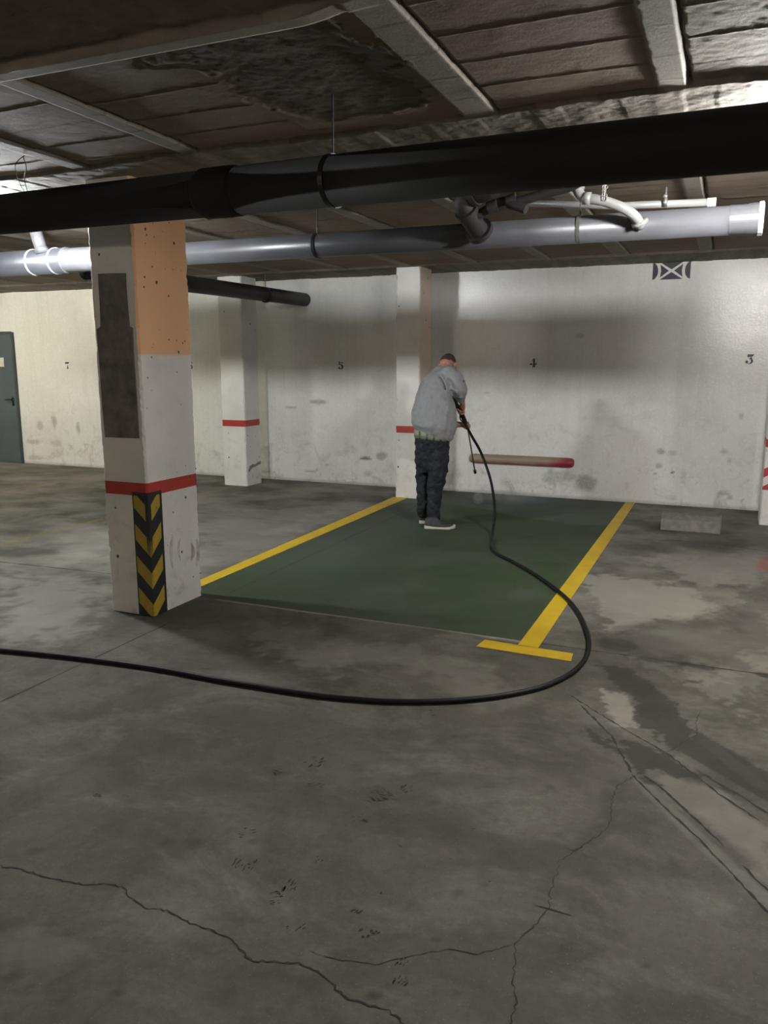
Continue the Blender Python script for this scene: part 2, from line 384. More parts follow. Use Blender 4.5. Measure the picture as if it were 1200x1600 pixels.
GX = (-3.30, -.965); GY0 = 4.262
def floor_attrs(X, Y):
    z = lambda: np.zeros(X.shape)
    n1 = vnoise(X, Y, 9, 1, 4)-.5; n2 = vnoise(X, Y, 30, 5, 3)-.5; n3 = vnoise(X, Y, 2.2, 11, 4)-.5
    def area(px, soft=.02, ns=.10, ns2=.03):
        pts = fx2(px); d = polydist(X, Y, pts, True); s = np.where(inpoly(X, Y, pts), d, -d)+n1*ns+n2*ns2
        return ss(-soft, soft, s)
    def line(px, w, soft=.02, ns=.03):
        return 1-ss(w, w+soft, polydist(X, Y, fx2(px))+n1*ns)
    def spot(px, py, rx, ry, soft=.5, ns=.5):
        c = fl(px, py); ax = (fl(px+rx, py)-c).length; ay = (fl(px, py-ry)-fl(px, py+ry)).length/2
        u = (X-c.x)*RT.x+(Y-c.y)*RT.y; v = (X-c.x)*EV.x+(Y-c.y)*EV.y
        r = np.hypot(u/ax, v/ay)+n1*ns; return 1-ss(1-soft, 1+soft*.4, r)
    green = ss(GX[0]-.01-.12*ss(6, 8.4, Y)-.008, GX[0]-.12*ss(6, 8.4, Y)+.008, X)*(1-ss(GX[1]-.006, GX[1]+.006, X))*ss(GY0-.006, GY0+.006, Y)
    green = np.where((X < -3.17) & (Y < 4.32), 0, green)
    # washed pale film at the back of the bay
    edge = 8.05+.25*np.sin(X*2.1+1)+n3*.25-(X+3.3)*.03
    film = green*ss(edge-.05, edge+.05, Y)*.85+green*.25*ss(.05, .2, n3)
    film = np.maximum(film, green*.5*(1-ss(.1, .6, np.abs(X+2.9))) * ss(4.6, 5.6, Y))
    wet = z(); pale = z(); dark = z()
    for a in [area([(928, 1030), (985, 1045), (1040, 1085), (1085, 1140), (1052, 1182), (1003, 1128), (978, 1082), (948, 1062)], .012, .12, .10),
              area([(965, 1150), (1040, 1176), (1111, 1225), (1062, 1216), (1025, 1204), (1002, 1206), (980, 1180)], .012, .08, .08),
              area([(1062, 1165), (1096, 1146), (1210, 1215), (1210, 1272), (1122, 1228), (1085, 1202)], .012, .06, .06),
              area([(955, 990), (1000, 972), (1110, 968), (1210, 900), (1210, 1010), (1130, 1050), (1060, 1062), (990, 1040)], .05, .35, .10)*.55,
              area([(915, 1135), (940, 1150), (985, 1180), (960, 1172), (925, 1160)], .012, .10, .08),
              area([(995, 1215), (1010, 1214), (1035, 1228), (1020, 1228)], .01, .04, .04),
              area([(1000, 820), (1040, 835), (1170, 850), (1210, 850), (1210, 800), (1130, 800)], .06, .3, .1)*.45,
              area([(1060, 1075), (1210, 1050), (1210, 1140), (1140, 1130)], .05, .35, .1)*.4,
              spot(965, 1007, 36, 12, .35, .2)*.95, spot(1108, 852, 70, 13, .5, .4)*.8, spot(880, 1195, 15, 7, .6)*.5, spot(955, 1222, 18, 8, .8)*.4,
              spot(640, 1010, 70, 22, .9)*.25, spot(35, 862, 60, 9, .5)*.8, spot(110, 800, 60, 7, .8)*.5, spot(700, 1150, 150, 26, .9, .8)*.35,
              spot(440, 1130, 160, 30, .9, .8)*.38, spot(250, 960, 110, 20, .9, .3)*.35, spot(400, 1010, 90, 18, .9, .8)*.3,  # includes a soft darkening around the foot of the near column
              line([(240, 960), (330, 930), (420, 990), (380, 1030)], .06, .3, .5)*.25]: wet = np.maximum(wet, a)
    for a in [area([(880, 890), (1000, 905), (1080, 920), (1125, 950), (1110, 966), (1010, 975), (955, 985), (930, 955)], .08, .36, .14)*.8,
              area([(1025, 1206), (1111, 1230), (1210, 1300), (1210, 1378), (1100, 1288), (1050, 1245)], .03, .10, .05)*.45,
              area([(930, 1075), (985, 1085), (1003, 1130), (960, 1140)], .02, .10, .10)*.7,
              area([(0, 900), (150, 900), (172, 960), (60, 1000), (0, 985)], .15, .7, .1)*.6, area([(320, 800), (560, 790), (420, 870), (320, 890)], .12, .6, .1)*.45,
              area([(980, 870), (1210, 870), (1210, 920), (1100, 915)], .1, .5, .1)*.6, area([(1000, 1035), (1060, 1060), (1150, 1110), (1210, 1060), (1120, 1030)], .04, .35, .15)*.6,
              area([(440, 1010), (600, 1015), (500, 1050), (430, 1035)], .10, .5, .1)*.5,
              area([(0, 1480), (60, 1440), (120, 1480), (40, 1540)], .08, .3, .1)*.3,
              line([(420, 990), (700, 1040), (740, 1075)], .03, .2, .4)*.35, line([(345, 937), (700, 984), (815, 1003)], .012, .02, .03)*.9,
              line([(800, 1088), (760, 1100)], .05, .1, .2)*.3,
              line([(1105, 1160), (1190, 1228)], .022, .02, .03)*.55, line([(1003, 1222), (1100, 1320), (1204, 1412)], .02, .02, .01)*.25]: pale = np.maximum(pale, a)
    wet = wet*(1-.8*line([(1005, 1155), (1062, 1180), (1204, 1262)], .018, .01, .01))
    wet = wet*(1-.8*line([(980, 1142), (1040, 1168)], .012, .01, .01))
    lane = ss(4.25, 4.32, Y)*(1-green); pale = np.maximum(pale, lane*ss(-.30, .34, n3+n1*.25)*.80)*(1-.0*X)
    wet = np.maximum(wet, lane*ss(.04, .30, vnoise(X*.6, Y*1.6, 1.2, 91, 5)-.5)*np.where(X < -3, .35, .5))
    wet = np.maximum(wet, (1-ss(3.9, 4.4, Y))*ss(.04, .22, vnoise(X, Y, 1.1, 95, 5)-.5)*.35)
    for px, py, r, a in [(875, 770, 0, 0), (492, 1140, 10, .5), (620, 1145, 14, .6), (640, 1148, 20, .3), (725, 1150, 12, .5), (300, 1318, 20, .5), (262, 1316, 16, .5), (583, 1556, 18, .75), (715, 1395, 12, .4),
                         (682, 1468, 10, .6), (680, 1254, 12, .5), (705, 1304, 16, .45), (755, 1383, 10, .4), (185, 1552, 14, .5), (55, 1330, 16, .4), (1090, 1315, 18, .3),
                         (880, 1480, 14, .3), (910, 1350, 20, .3), (860, 1268, 16, .35), (1010, 1510, 10, .5), (770, 1105, 16, .4), (560, 1200, 22, .3), (395, 1315, 10, .4), (860, 1230, 10, .6)]:
        if r: wet = np.maximum(wet, spot(px, py, r, r*.5, .7, .6)*a)
    wet = np.maximum(wet, line([(330, 1215), (480, 1250), (700, 1300), (830, 1330), (1140, 1385)], .02, .09, .12)*.35)
    wet = np.maximum(wet, line([(330, 1245), (560, 1290), (830, 1330)], .005, .03, .05)*.3)
    wet = np.maximum(wet, area([(940, 1225), (960, 1235), (960, 1295), (915, 1325), (870, 1350), (862, 1400), (850, 1400), (858, 1345), (905, 1310), (945, 1285)], .03, .05, .02)*.45)
    dark = np.maximum(dark, (1-ss(.012, .03, polydist(X, Y, fx2([(1075, 1038), (1110, 1045)]))+n1*.09))*.6)
    dark = np.maximum(dark, (1-ss(.01, .03, polydist(X, Y, fx2([(1160, 1048), (1200, 1056)]))+n1*.09))*.7)
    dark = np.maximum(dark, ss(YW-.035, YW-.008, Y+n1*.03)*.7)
    old = z()
    for a, b in [((-5.70, 4.7), (-5.70, 8.4)), ((-8.05, 4.7), (-8.05, 9.1)), ((-6.3, 4.75), (-5.15, 4.75))]:
        dx = polydist(X, Y, [a, b]); old = np.maximum(old, (1-ss(.05, .06, dx))*(1 if a[0] == b[0] else .0))
    red = area([(1185, 872), (1210, 868), (1210, 895), (1180, 890)], .02, .15, .1)
    return dict(green=green, film=film, wet=wet, pale=pale, dark=dark, oldyellow=old, red=red)
xs = np.unique(np.concatenate([np.arange(X0, -8, .25), np.arange(-8, -3, .022), np.arange(-3, 1.0, .008), np.arange(1.0, 1.8, .03), np.arange(1.8, X1+.2, .25)]).round(4))
ys = np.unique(np.concatenate([np.arange(Y0, .9, .25), np.arange(.9, 3.4, .008), np.arange(3.4, 5.2, .013), np.arange(5.2, YW, .022), [YW+.1]]).round(4))
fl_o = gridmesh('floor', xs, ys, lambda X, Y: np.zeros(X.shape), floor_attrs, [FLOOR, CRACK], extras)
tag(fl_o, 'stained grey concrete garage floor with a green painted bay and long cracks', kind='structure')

# ---------------------------------------------------------------- ceiling
JX = [(-.335, -.225), (-1.13, -.985), (-1.87, -1.76), (-2.635, -2.53), (-3.385, -3.275), (-4.16, -4.05), (-4.93, -4.82), (-5.70, -5.59), (-6.47, -6.36), (-7.24, -7.13), (-8.01, -7.9), (-8.8, -8.69), (.43, .54), (1.2, 1.31)]
PEEL = [(-1.95, 2.37), (-1.77, 2.315), (-1.575, 2.31), (-1.40, 2.33), (-1.25, 2.37), (-1.20, 2.47), (-1.235, 2.58), (-1.18, 2.74), (-1.14, 2.86), (-1.22, 2.92), (-1.16, 3.15), (-1.25, 3.36), (-1.75, 3.40), (-1.95, 3.05), (-1.80, 2.68), (-2.05, 2.52)]
def ceil_fields(X, Y):
    n1 = vnoise(X, Y, 8, 31, 4)-.5; n2 = vnoise(X, Y, 34, 35, 3)-.5; n3 = vnoise(X, Y, 1.6, 39, 4)-.5; n4 = vnoise(X, Y, 70, 44, 2)-.5
    drop = np.zeros(X.shape)+n3*.006+n1*.003+n2*.001
    edges = sorted([a for a, b in JX]+[b for a, b in JX]); bay = np.searchsorted(np.array(edges), X)
    off = (bay*.61) % .26; yy = (Y+off+n1*.03)/.26; j = np.floor(yy).astype(int); fr = yy-j
    rs = np.random.RandomState(9).rand(97); rr = rs[(bay*13+j*7) % 97]
    drop += (rr-.5)*.002+(.0012*fr+.003*(fr > .955))*(rs[(bay*5+j*11) % 97] > .25)
    dark_marks = ((fr > .955) | (fr < .02))*.5*(rs[(bay*3+j*5) % 97] > .3)  # darker colour along block joints; joist grooves and beam edge follow
    joist = np.zeros(X.shape)
    for a, b in JX:
        e = n2*.006; m = ss(a-.004, a+.004, X+e)*(1-ss(b-.004, b+.004, X+e))
        g = ss(b-.002, b+.002, X)*(1-ss(b+.010, b+.014, X+n1*.01))*(1 if -3 < a else .4)
        m = m*((Y > 3.6) if a == -1.87 else 1); g = g*((Y > 3.6) if a == -1.87 else 1)
        joist = np.maximum(joist, m); drop = drop*(1-m*.8)+m*.012-g*.02; dark_marks = np.maximum(dark_marks, g*.9)
    peel = np.zeros(X.shape)
    d = polydist(X, Y, PEEL, True); s = np.where(inpoly(X, Y, PEEL), d, -d)+n1*.16+n2*.05
    peel = ss(-.006, .006, s); drop = drop*(1-peel)+peel*(-.005+n1*.010+n2*.004)
    drop += .007*np.exp(-(s/.010)**2)*(s < .02)*ss(-1.5, -1.35, X); pk = peel*1; peel = np.maximum(ss(-.09, .10, s+n1*.12)*(X < -1.4), peel*(X >= -1.4))
    dark_marks = dark_marks*(1-peel); joist = joist*(1-peel)
    rough = ss(-.225, -.215, X+n1*.03)*(Y < 5)
    drop += rough*(n1*.003+n2*.002+n4*.0015+n3*.003)
    frontz = (1-ss(2.30, 2.31, Y+n1*.02))*(X < -1.13); rough = np.maximum(rough, frontz*.4)
    drop += frontz*(n1*.03+n2*.01); joist = joist*(1-frontz)
    st = ss(2.295, 2.30, Y)*(1-ss(2.375, 2.38, Y))*(1-ss(-1.3, -1.0, X)); drop = drop*(1-st)+st*.035; joist = np.maximum(joist, st*.8); peel = peel*(1-st)
    b0 = 3.50+.012*(0-X)*2+n1*.05+.06*np.sin(X*3.1)*.4
    board = ss(b0-.005, b0+.005, Y)*(1-ss(4.72, 4.73, Y+n1*.03))
    board = np.maximum(board, ss(8.45, 8.46, Y+n1*.03))
    k = np.floor((X+n1*.01)/.12).astype(int); bd = .02+(rs[k % 97]-.5)*.006+n1*.012+n2*.004
    drop = drop*(1-board)+board*bd; joist = joist*(1-board); peel = peel*(1-board); rough = rough*(1-board)*.9
    dark_marks = np.maximum(dark_marks*(1-board), (np.abs(Y-b0) < .012)*.5*(vnoise(X, Y, 5, 77) > .4))
    sp = np.exp(-(((X+.28)/.035)**2+((Y-3.72)/.03)**2))+np.exp(-(((X+.95)/.12)**2+((Y-3.20)/.05)**2))*.7
    dark_marks = np.maximum(dark_marks, np.clip(sp+n1*.3*(sp > .05), 0, 1))
    return drop, dict(joist=joist, peel=peel, rough=rough, board=board, dark_marks=dark_marks)
xs = np.unique(np.concatenate([np.arange(X0, -9, .25), np.arange(-9, -4.2, .035), np.arange(-4.2, .8, .0085), np.arange(.8, 1.6, .04), np.arange(1.6, X1+.2, .25)]).round(4))
ys = np.unique(np.concatenate([np.arange(Y0, 1.6, .25), np.arange(1.6, 4.3, .0085), np.arange(4.3, YW, .02), [YW+.1]]).round(4))
ce_o = gridmesh('ceiling', xs, ys, lambda X, Y: ZC-ceil_fields(X, Y)[0], lambda X, Y: ceil_fields(X, Y)[1], [CEIL])
tag(ce_o, 'brown plastered beam and block ceiling with a peeled rough patch', kind='structure')
bm = bmesh.new(); box(bm, X0, X1, Y0, YW, ZC+.06, ZC+.2)
o = obj('ceiling_slab', bm, CEIL); tag(o, 'concrete slab above the plastered ceiling', kind='structure')

# ---------------------------------------------------------------- walls
def wall(name, x0, x1, y0, y1, lab):
    bm = bmesh.new(); box(bm, x0, x1, y0, y1, -.1, ZC+.06); o = obj(name, bm, WALL); tag(o, lab, kind='structure')
def wall_attrs(X, Z):
    n1 = vnoise(X, Z, 7, 61, 4)-.5; n2 = vnoise(X, Z, 28, 65, 3)-.5; sm = np.zeros(X.shape)
    for px, py, rx, ry, a in [(497, 628, 14, 4, .6), (455, 637, 8, 2, .45), (570, 716, 9, 2.5, .95), (597, 712, 10, 7, .55), (485, 736, 10, 2, .5), (575, 740, 8, 5, .4), (1033, 706, 8, 7, .6), (1030, 728, 7, 5, .5),
                              (1050, 708, 9, 5, .4), (1025, 739, 5, 1.2, 1), (1050, 738, 3, 1.2, 1), (1132, 706, 7, 5, .45), (1140, 720, 4, 5, .4), (1158, 650, 5, 7, .4), (905, 525, 8, 3, .35), (880, 745, 22, 10, .4), (915, 755, 18, 14, .55),
                              (860, 745, 14, 12, .3), (820, 600, 60, 40, .10), (1000, 640, 120, 30, .07), (935, 750, 4, 14, .0), (62, 665, 6, 8, .4), (85, 658, 5, 12, .45), (122, 668, 3, 9, .5), (52, 690, 12, 4, .4), (85, 692, 10, 5, .3), (135, 695, 8, 3, .3), (55, 715, 14, 4, .35),
                              (345, 668, 10, 2, .25), (690, 700, 20, 10, .2), (705, 740, 14, 20, .2), (1130, 770, 10, 5, .4), (1140, 778, 6, 3, .5), (760, 613, 6, 2, .4)]:
        c = onY(px, py, YW); k = (onY(px+1, py, YW)-c).length; kz = abs(onY(px, py+1, YW).z-c.z)
        sm = np.maximum(sm, (1-ss(.5, 1.25, np.hypot((X-c.x)/(rx*k), (Z-c.z)/(ry*kz))+n1*.9+n2*.5))*a)
    return dict(smudge=sm)
wb = gridmesh('wall_back', np.arange(X0, X1+.05, .02), np.linspace(-.02, ZC+.06, 120), lambda X, Y: np.zeros(X.shape), wall_attrs, [WALL])
wb.data.transform(Matrix.Translation((0, YW, 0)) @ Matrix.Rotation(math.pi/2, 4, 'X')); tag(wb, 'long scuffed white painted back wall with stencilled bay numbers', kind='structure')
bm = bmesh.new(); box(bm, X0, X1, YW+.002, YW+.2, -.1, ZC+.06); obj('masonry', bm, WALL, wb)
wall('wall_left', X0-.2, X0, Y0-.2, YW+.2, 'white painted left garage wall')
wall('wall_right', X1, X1+.2, Y0-.2, YW+.2, 'white painted right garage wall')
wall('wall_front', X0, X1, Y0-.2, Y0, 'white painted front garage wall behind the camera')

# door with frame, handle and sign
DG = simple('blue_grey_door_paint', (.085, .105, .115), .4, .08, 3, .05)
door = bpy.data.objects.new('door_1', None); link(door); door.location = (-10.5, YW, 0)
tag(door, 'dark blue grey steel door at the left end of the back wall', kind='structure')
bm = bmesh.new(); box(bm, -10.98, -10.08, YW-.022, YW-.002, .01, 1.97); obj('door_leaf', bm, DG, door, bevel=.003)
bm = bmesh.new(); box(bm, -11.02, -10.98, YW-.035, YW, 0, 2.0); box(bm, -10.08, -10.04, YW-.035, YW, 0, 2.0); box(bm, -10.98, -10.08, YW-.035, YW, 1.97, 2.01)
obj('door_frame', bm, simple('dark_door_frame', (.05, .062, .068), .45, .1, 5), door, bevel=.003)
bm = bmesh.new(); box(bm, -10.165, -10.125, YW-.032, YW-.022, .89, 1.02); tube(bm, [(-10.145, YW-.03, .985), (-10.145, YW-.07, .985)], .009)
tube(bm, spline([(-10.145, YW-.07, .985), (-10.2, YW-.072, .985), (-10.255, YW-.07, .98)], 4), .009, rnd=True)
tube(bm, [(-10.145, YW-.032, .91), (-10.145, YW-.038, .91)], .012); obj('door_handle', bm, DARKMETAL, door, smooth=True)
bm = bmesh.new(); box(bm, -10.62, -10.27, YW-.026, YW-.0225, 1.48, 1.62); obj('door_sign', bm, WHITEPL, door)

# ---------------------------------------------------------------- columns
def column_bm(x0, x1, y0, y1, z1, seed, jit=.0045, bev=.008):
    rnd = random.Random(seed); bm = bmesh.new(); rings = []; n = int(z1/.022)
    for i in range(n+1):
        z = z1*i/n; c = []
        for (x, y, sx, sy) in ((x0, y0, 1, 1), (x1, y0, -1, 1), (x1, y1, -1, -1), (x0, y1, 1, -1)):
            b = bev+abs(rnd.gauss(0, jit)) + (rnd.random() < .03)*rnd.uniform(.004, .014)
            p1 = Vector((x+sx*b, y, z)); p2 = Vector((x, y+sy*b, z)); c += ([p2, p1] if (sx*sy > 0) else [p1, p2])
        rings.append(c)
    loft(bm, rings); return bm
def column(x0, x1, y0, y1, label, mat, seed, ztop=2.585):
    root = empty('concrete_column', (x1, y0, 0), label, 'column', 'square concrete columns of the garage')
    obj('column_shaft', column_bm(x0, x1, y0, y1, ztop, seed), mat, root); return root
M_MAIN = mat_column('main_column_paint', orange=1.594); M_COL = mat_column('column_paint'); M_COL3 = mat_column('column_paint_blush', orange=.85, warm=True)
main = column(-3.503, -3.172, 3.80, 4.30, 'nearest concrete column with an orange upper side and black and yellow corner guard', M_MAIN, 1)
Wc = (-3.172, 3.80)
g = bmesh.new(); box(g, Wc[0]-.108, Wc[0]+.011, 3.789, 3.80, 0.002, .775); box(g, Wc[0], Wc[0]+.011, 3.80, 3.92, .002, .775)
obj('corner_guard', g, mat_chevron(), main, bevel=.003)
pm = simple('grey_mortar', (.15, .138, .118), .8, .35, 9, .5, bd=.01)
pts = [onY(x, y, 3.80) for x, y in [(154, 428), (176, 427), (197, 427), (198, 455), (201, 490), (203, 510), (208, 512), (210, 560), (214, 620), (218, 685), (190, 684), (165, 683), (161, 640), (157, 580), (152, 515), (158, 510), (157, 480), (155, 450)]]
bm = bmesh.new(); poly(bm, pts, .006, (0, -1, 0)); obj('mortar_patch', bm, pm, main)
# big concrete chips as dark pits on the lit side
bm = bmesh.new()
for x, y in [(238, 543), (243, 396), (241, 370), (227, 380), (238, 417), (258, 420), (270, 421), (283, 423), (249, 515), (264, 531), (276, 532), (289, 533), (240, 538), (226, 433), (225, 448), (264, 348), (239, 349), (254, 362), (229, 367), (237, 558), (237, 610), (283, 632), (259, 842), (268, 836), (284, 831), (296, 830), (290, 728), (306, 732), (277, 738), (262, 852)]:
    d = ray(x, y); t = -3.171/d.x; yy, zz = d.y*t, H+d.z*t; r = random.uniform(.003, .007)
    a = [Vector((-3.1712, yy+r*math.cos(k*.9)*random.uniform(.5, 1), zz+r*math.sin(k*.9)*random.uniform(.6, 1.3))) for k in range(7)]
    bm.faces.new([bm.verts.new(p) for p in a])
obj('air_hole', bm, CRACK, main)['kind'] = 'stuff'
# rubbed dark tyre scuffs on the lower right side
sm = simple('rubbed_scuff', (.46, .43, .385), .6, .3, 18)
bm = bmesh.new()
for x, y, w, h in [(271, 862, 2.5, 30), (283, 858, 1.6, 20), (298, 862, 3, 16), (306, 862, 3, 24)]:
    pts = []
    for k in range(14):
        t = k/13*2-1; pts.append((x-(1-t*t)*4+4*(x > 290)*(1-t*t)*2, y+t*h, w*(1-t*t)))
    P3 = []
    for sgn in (-1, 1):
        for (px, py, ww) in (pts if sgn < 0 else pts[::-1]):
            d = ray(px+sgn*ww, py); t = -3.1708/d.x; P3.append(Vector((-3.1714, d.y*t, H+d.z*t)))
    bm.faces.new([bm.verts.new(p) for p in P3[1:-1]])
obj('scuff_mark', bm, sm, main)
column(-5.875, -5.53, 8.53, 8.88, 'back column left of bay 5 with a red band, standing behind the end of a black pipe', M_COL, 2)
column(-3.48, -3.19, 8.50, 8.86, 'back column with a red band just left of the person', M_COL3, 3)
c2 = [o for o in C.objects if o.name == 'concrete_column.001'][0]
bm = bmesh.new(); rr_ = random.Random(5); P3 = [(8.60, .40), (8.66, .43), (8.74, .42), (8.80, .455), (8.87, .46), (8.87, .40), (8.80, .385), (8.70, .36), (8.63, .33), (8.58, .27), (8.57, .33)]
bm.faces.new([bm.verts.new((-5.5285, y, z*.62)) for y, z in P3]); obj('paint_chip', bm, simple('bare_grey_concrete', (.22, .21, .19), .8, .3, 30, .3), c2)
cr = column(.375, .74, 8.40, 8.78, 'column at the right edge of the photo with red and white striped plate', M_COL, 4)
def mat_stripe():
    m = NT('red_white_stripes'); s = m.sep(m.coord())
    f = m.math('FRACT', m.math('DIVIDE', m.math('SUBTRACT', s[2], m.math('MULTIPLY', s[0], .6)), .17))
    c = m.mix(m.math('LESS_THAN', f, .5), (.62, .60, .56), (.40, .03, .04)); return m.out(c, .45)
bm = bmesh.new(); box(bm, .376, .735, 8.394, 8.400, .345, .56); obj('striped_plate', bm, mat_stripe(), cr)

# ---------------------------------------------------------------- bulkhead lamps and added fill lamps
LAMPM = simple('white_lamp_enamel', (.7, .7, .68), .4, .03, 8, .02)
for i, (x, y, z, st, colr) in enumerate(LAMPS):
    lab = ['bulkhead lamp on the ceiling beam, left of the frame', 'bulkhead lamp hidden behind the thick black pipe, left of the near column',
           'bulkhead lamp hidden behind the thick black pipe at the right', 'bulkhead lamp on the ceiling beam, right of the frame', 'warm bulkhead lamp near the steel door',
           'weak added fill lamp behind the camera on the left', 'weak added fill lamp behind the camera on the right'][i]
    L = empty('bulkhead_or_fill_lamp', (x, y, ZC-.03), lab, 'lamp', 'bulkhead lamps under the ceiling')
    bm = bmesh.new(); box(bm, x-.17, x+.17, y-.06, y+.06, z+.032, ZC-.01); obj('lamp_base', bm, LAMPM, L, bevel=.006)
    m = bpy.data.materials.new('lamp_diffuser_glow'); m.use_nodes = True; b = m.node_tree.nodes['Principled BSDF']
    b.inputs['Emission Color'].default_value = (*colr, 1); b.inputs['Emission Strength'].default_value = st
    bm = bmesh.new(); box(bm, x-.14, x+.14, y-.022, y+.022, z-.045, z+.03); obj('lamp_diffuser', bm, m, L)

# ---------------------------------------------------------------- pipes
def ring(bm, c, d, r, w, n=40, mi=0):
    d = Vector(d).normalized(); c = Vector(c); tube(bm, [c-d*w/2, c+d*w/2], r, n, mi=mi)
def at(a, b, x): t = (x-a[0])/(b[0]-a[0]); return Vector(a).lerp(Vector(b), t)
# 1: thick black pipe across the picture
a1, b1 = Vector((-5.6, 3.51, 2.365)), Vector((1.5, 2.75, 2.205))
p1 = empty('drain_pipe', at(a1, b1, -2), 'thick black drain pipe running across the whole picture in front of the near column', 'pipe')
bm = bmesh.new(); tube(bm, [a1, at(a1, b1, -2.06)], .099, 48); obj('pipe_run', bm, PIPE_BLACK, p1, smooth=True)
bm = bmesh.new(); tube(bm, [at(a1, b1, -2.1), b1], .099, 48); obj('pipe_run', bm, PIPE_BLACK, p1, smooth=True)
bm = bmesh.new(); d = b1-a1; tube(bm, [at(a1, b1, -2.22), at(a1, b1, -2.20), at(a1, b1, -2.03), at(a1, b1, -2.01)], [.100, .1065, .1065, .1], 48); obj('pipe_socket', bm, PIPE_BLACK, p1, smooth=True)
def clamp(parent, c, d, r, topz, col=DARKMETAL, rod=True):
    bm = bmesh.new(); ring(bm, c, d, r+.004, .022); obj('pipe_clamp', bm, col, parent, smooth=False)
    if rod:
        bm = bmesh.new(); tube(bm, [Vector(c)+Vector((0, 0, r)), Vector((c[0], c[1], topz))], .004, 8); obj('hanger_rod', bm, DARKMETAL, parent)
for x in (-4.6, -1.535, .9): clamp(p1, at(a1, b1, x), d, .1, ZC)
# 2: grey pipe behind
a2, b2 = Vector((-4.60, 5.15, 2.352)), Vector((.09, 5.15, 2.342))
p2 = empty('drain_pipe', at(a2, b2, -2), 'long grey drain pipe with screw cap at right end, behind the thick black pipe', 'pipe')
bm = bmesh.new(); tube(bm, [a2, b2], .080, 48); obj('pipe_run', bm, PIPE_GREY, p2, smooth=True)
bm = bmesh.new(); ring(bm, b2+Vector((-.02, 0, 0)), (1, 0, 0), .087, .07, 40); ring(bm, b2+Vector((-.10, 0, 0)), (1, 0, 0), .083, .10, 40); obj('pipe_socket', bm, PIPE_GREY, p2, smooth=False)
bm = bmesh.new()
n = 40; R = []
for xo, rr in ((0, .091), (.022, .091), (.026, .084)):
    R.append([b2+Vector((xo, (rr+(.002 if (k % 2 and xo < .024) else 0))*math.cos(2*math.pi*k/n), (rr+(.002 if (k % 2 and xo < .024) else 0))*math.sin(2*math.pi*k/n))) for k in range(n)])
loft(bm, R); tag(obj('screw_cap', bm, WHITEPL, p2), 'pale ribbed screw cap')
for x in (-2.70, -1.02+.12): clamp(p2, Vector((x, 5.15, 2.347)), (1, 0, 0), .08, ZC, STEEL if x > -2 else DARKMETAL)
# left larger joint section
a3 = Vector((-9.0, 5.22, 2.372))
bm = bmesh.new(); tube(bm, [a3, (-4.98, 5.16, 2.358)], .100, 48); obj('pipe_run', bm, PIPE_GREY, p2, smooth=True)
bm = bmesh.new(); tube(bm, [(-4.98, 5.16, 2.358), (-4.97, 5.16, 2.358), (-4.64, 5.15, 2.354), (-4.60, 5.15, 2.352)], [.104, .094, .094, .082], 48)
ring(bm, (-4.66, 5.15, 2.352), (1, 0, 0), .096, .03); obj('pipe_socket', bm, PIPE_PALE, p2, smooth=False)
for x in (-5.34, -5.10): 
    bm = bmesh.new(); ring(bm, (x, 5.165, 2.36), (1, 0, 0), .106, .016); obj('pipe_clamp', bm, WHITEPL, p2)
bm = bmesh.new(); tube(bm, [(-5.180, 5.10, 2.42), (-5.210, 5.07, 2.60)], .048, 32); ring(bm, (-5.1803, 5.098, 2.44), (.03, -.03, -.2), .054, .04); obj('branch_pipe', bm, PIPE_PALE, p2, smooth=True)
# big dark branch elbow joining pipe 2
br = bmesh.new()
E1 = onY(770, 292, 4.80); E2 = onY(742, 303, 4.84); E3 = onY(727, 314, 4.86); E3b = onY(727, 326, 4.88); E4 = onY(738, 345, 4.96); E5 = onY(750, 362, 5.05)
tube(br, spline([E1+Vector((.06, 0, .10)), E1, E2, E3, E3b, E4, E5], 8), .062, 32)
for c, dd in ((E3b+Vector((.01, 0, -.02)), E4-E3b), (E2, E2-E1)): ring(br, c, dd, .070, .035, 40)
ring(br, E5+(E4-E5)*.05, E5-E4, .086, .03, 40)
obj('branch_pipe', br, PIPE_DARK, p2, smooth=False)
bm = bmesh.new()
tube(bm, spline([onY(742, 340, 4.93), onY(765, 325, 4.93), onY(785, 315, 4.92), onY(812, 314, 4.90), onY(850, 303, 4.88), onY(890, 292, 4.85), onY(915, 278, 4.80)], 6), .027, 24)
for x, y in ((800, 314), (770, 323)): ring(bm, onY(x, y, 4.91), onY(x+10, y-4, 4.91)-onY(x, y, 4.91), .038, .06, 32)
tube(bm, [onY(795, 318, 4.90), onY(822, 327, 4.88)], .028, 24)
obj('side_branch', bm, PIPE_DARK, p2, smooth=False)
bm = bmesh.new()
tube(bm, spline([onY(905, 276, 4.92), onY(904, 291, 4.92), onY(904, 300, 4.92), onY(913, 309, 4.92), onY(932, 312, 4.92), onY(950, 316, 4.94), onY(975, 326, 4.97), onY(992, 338, 5.0), onY(1001, 353, 5.07)], 6), .029, 24)
ring(bm, onY(904, 289, 4.92), (0, 0, 1), .035, .05, 32); ring(bm, onY(917, 310, 4.92), (1, 0, -.1), .035, .045, 32); ring(bm, onY(1000, 348, 5.05), (.25, .3, -.6), .048, .022, 32)
tag(obj('inlet_pipe', bm, PIPE_LIGHT, p2, smooth=True), 'curved pale inlet pipe')
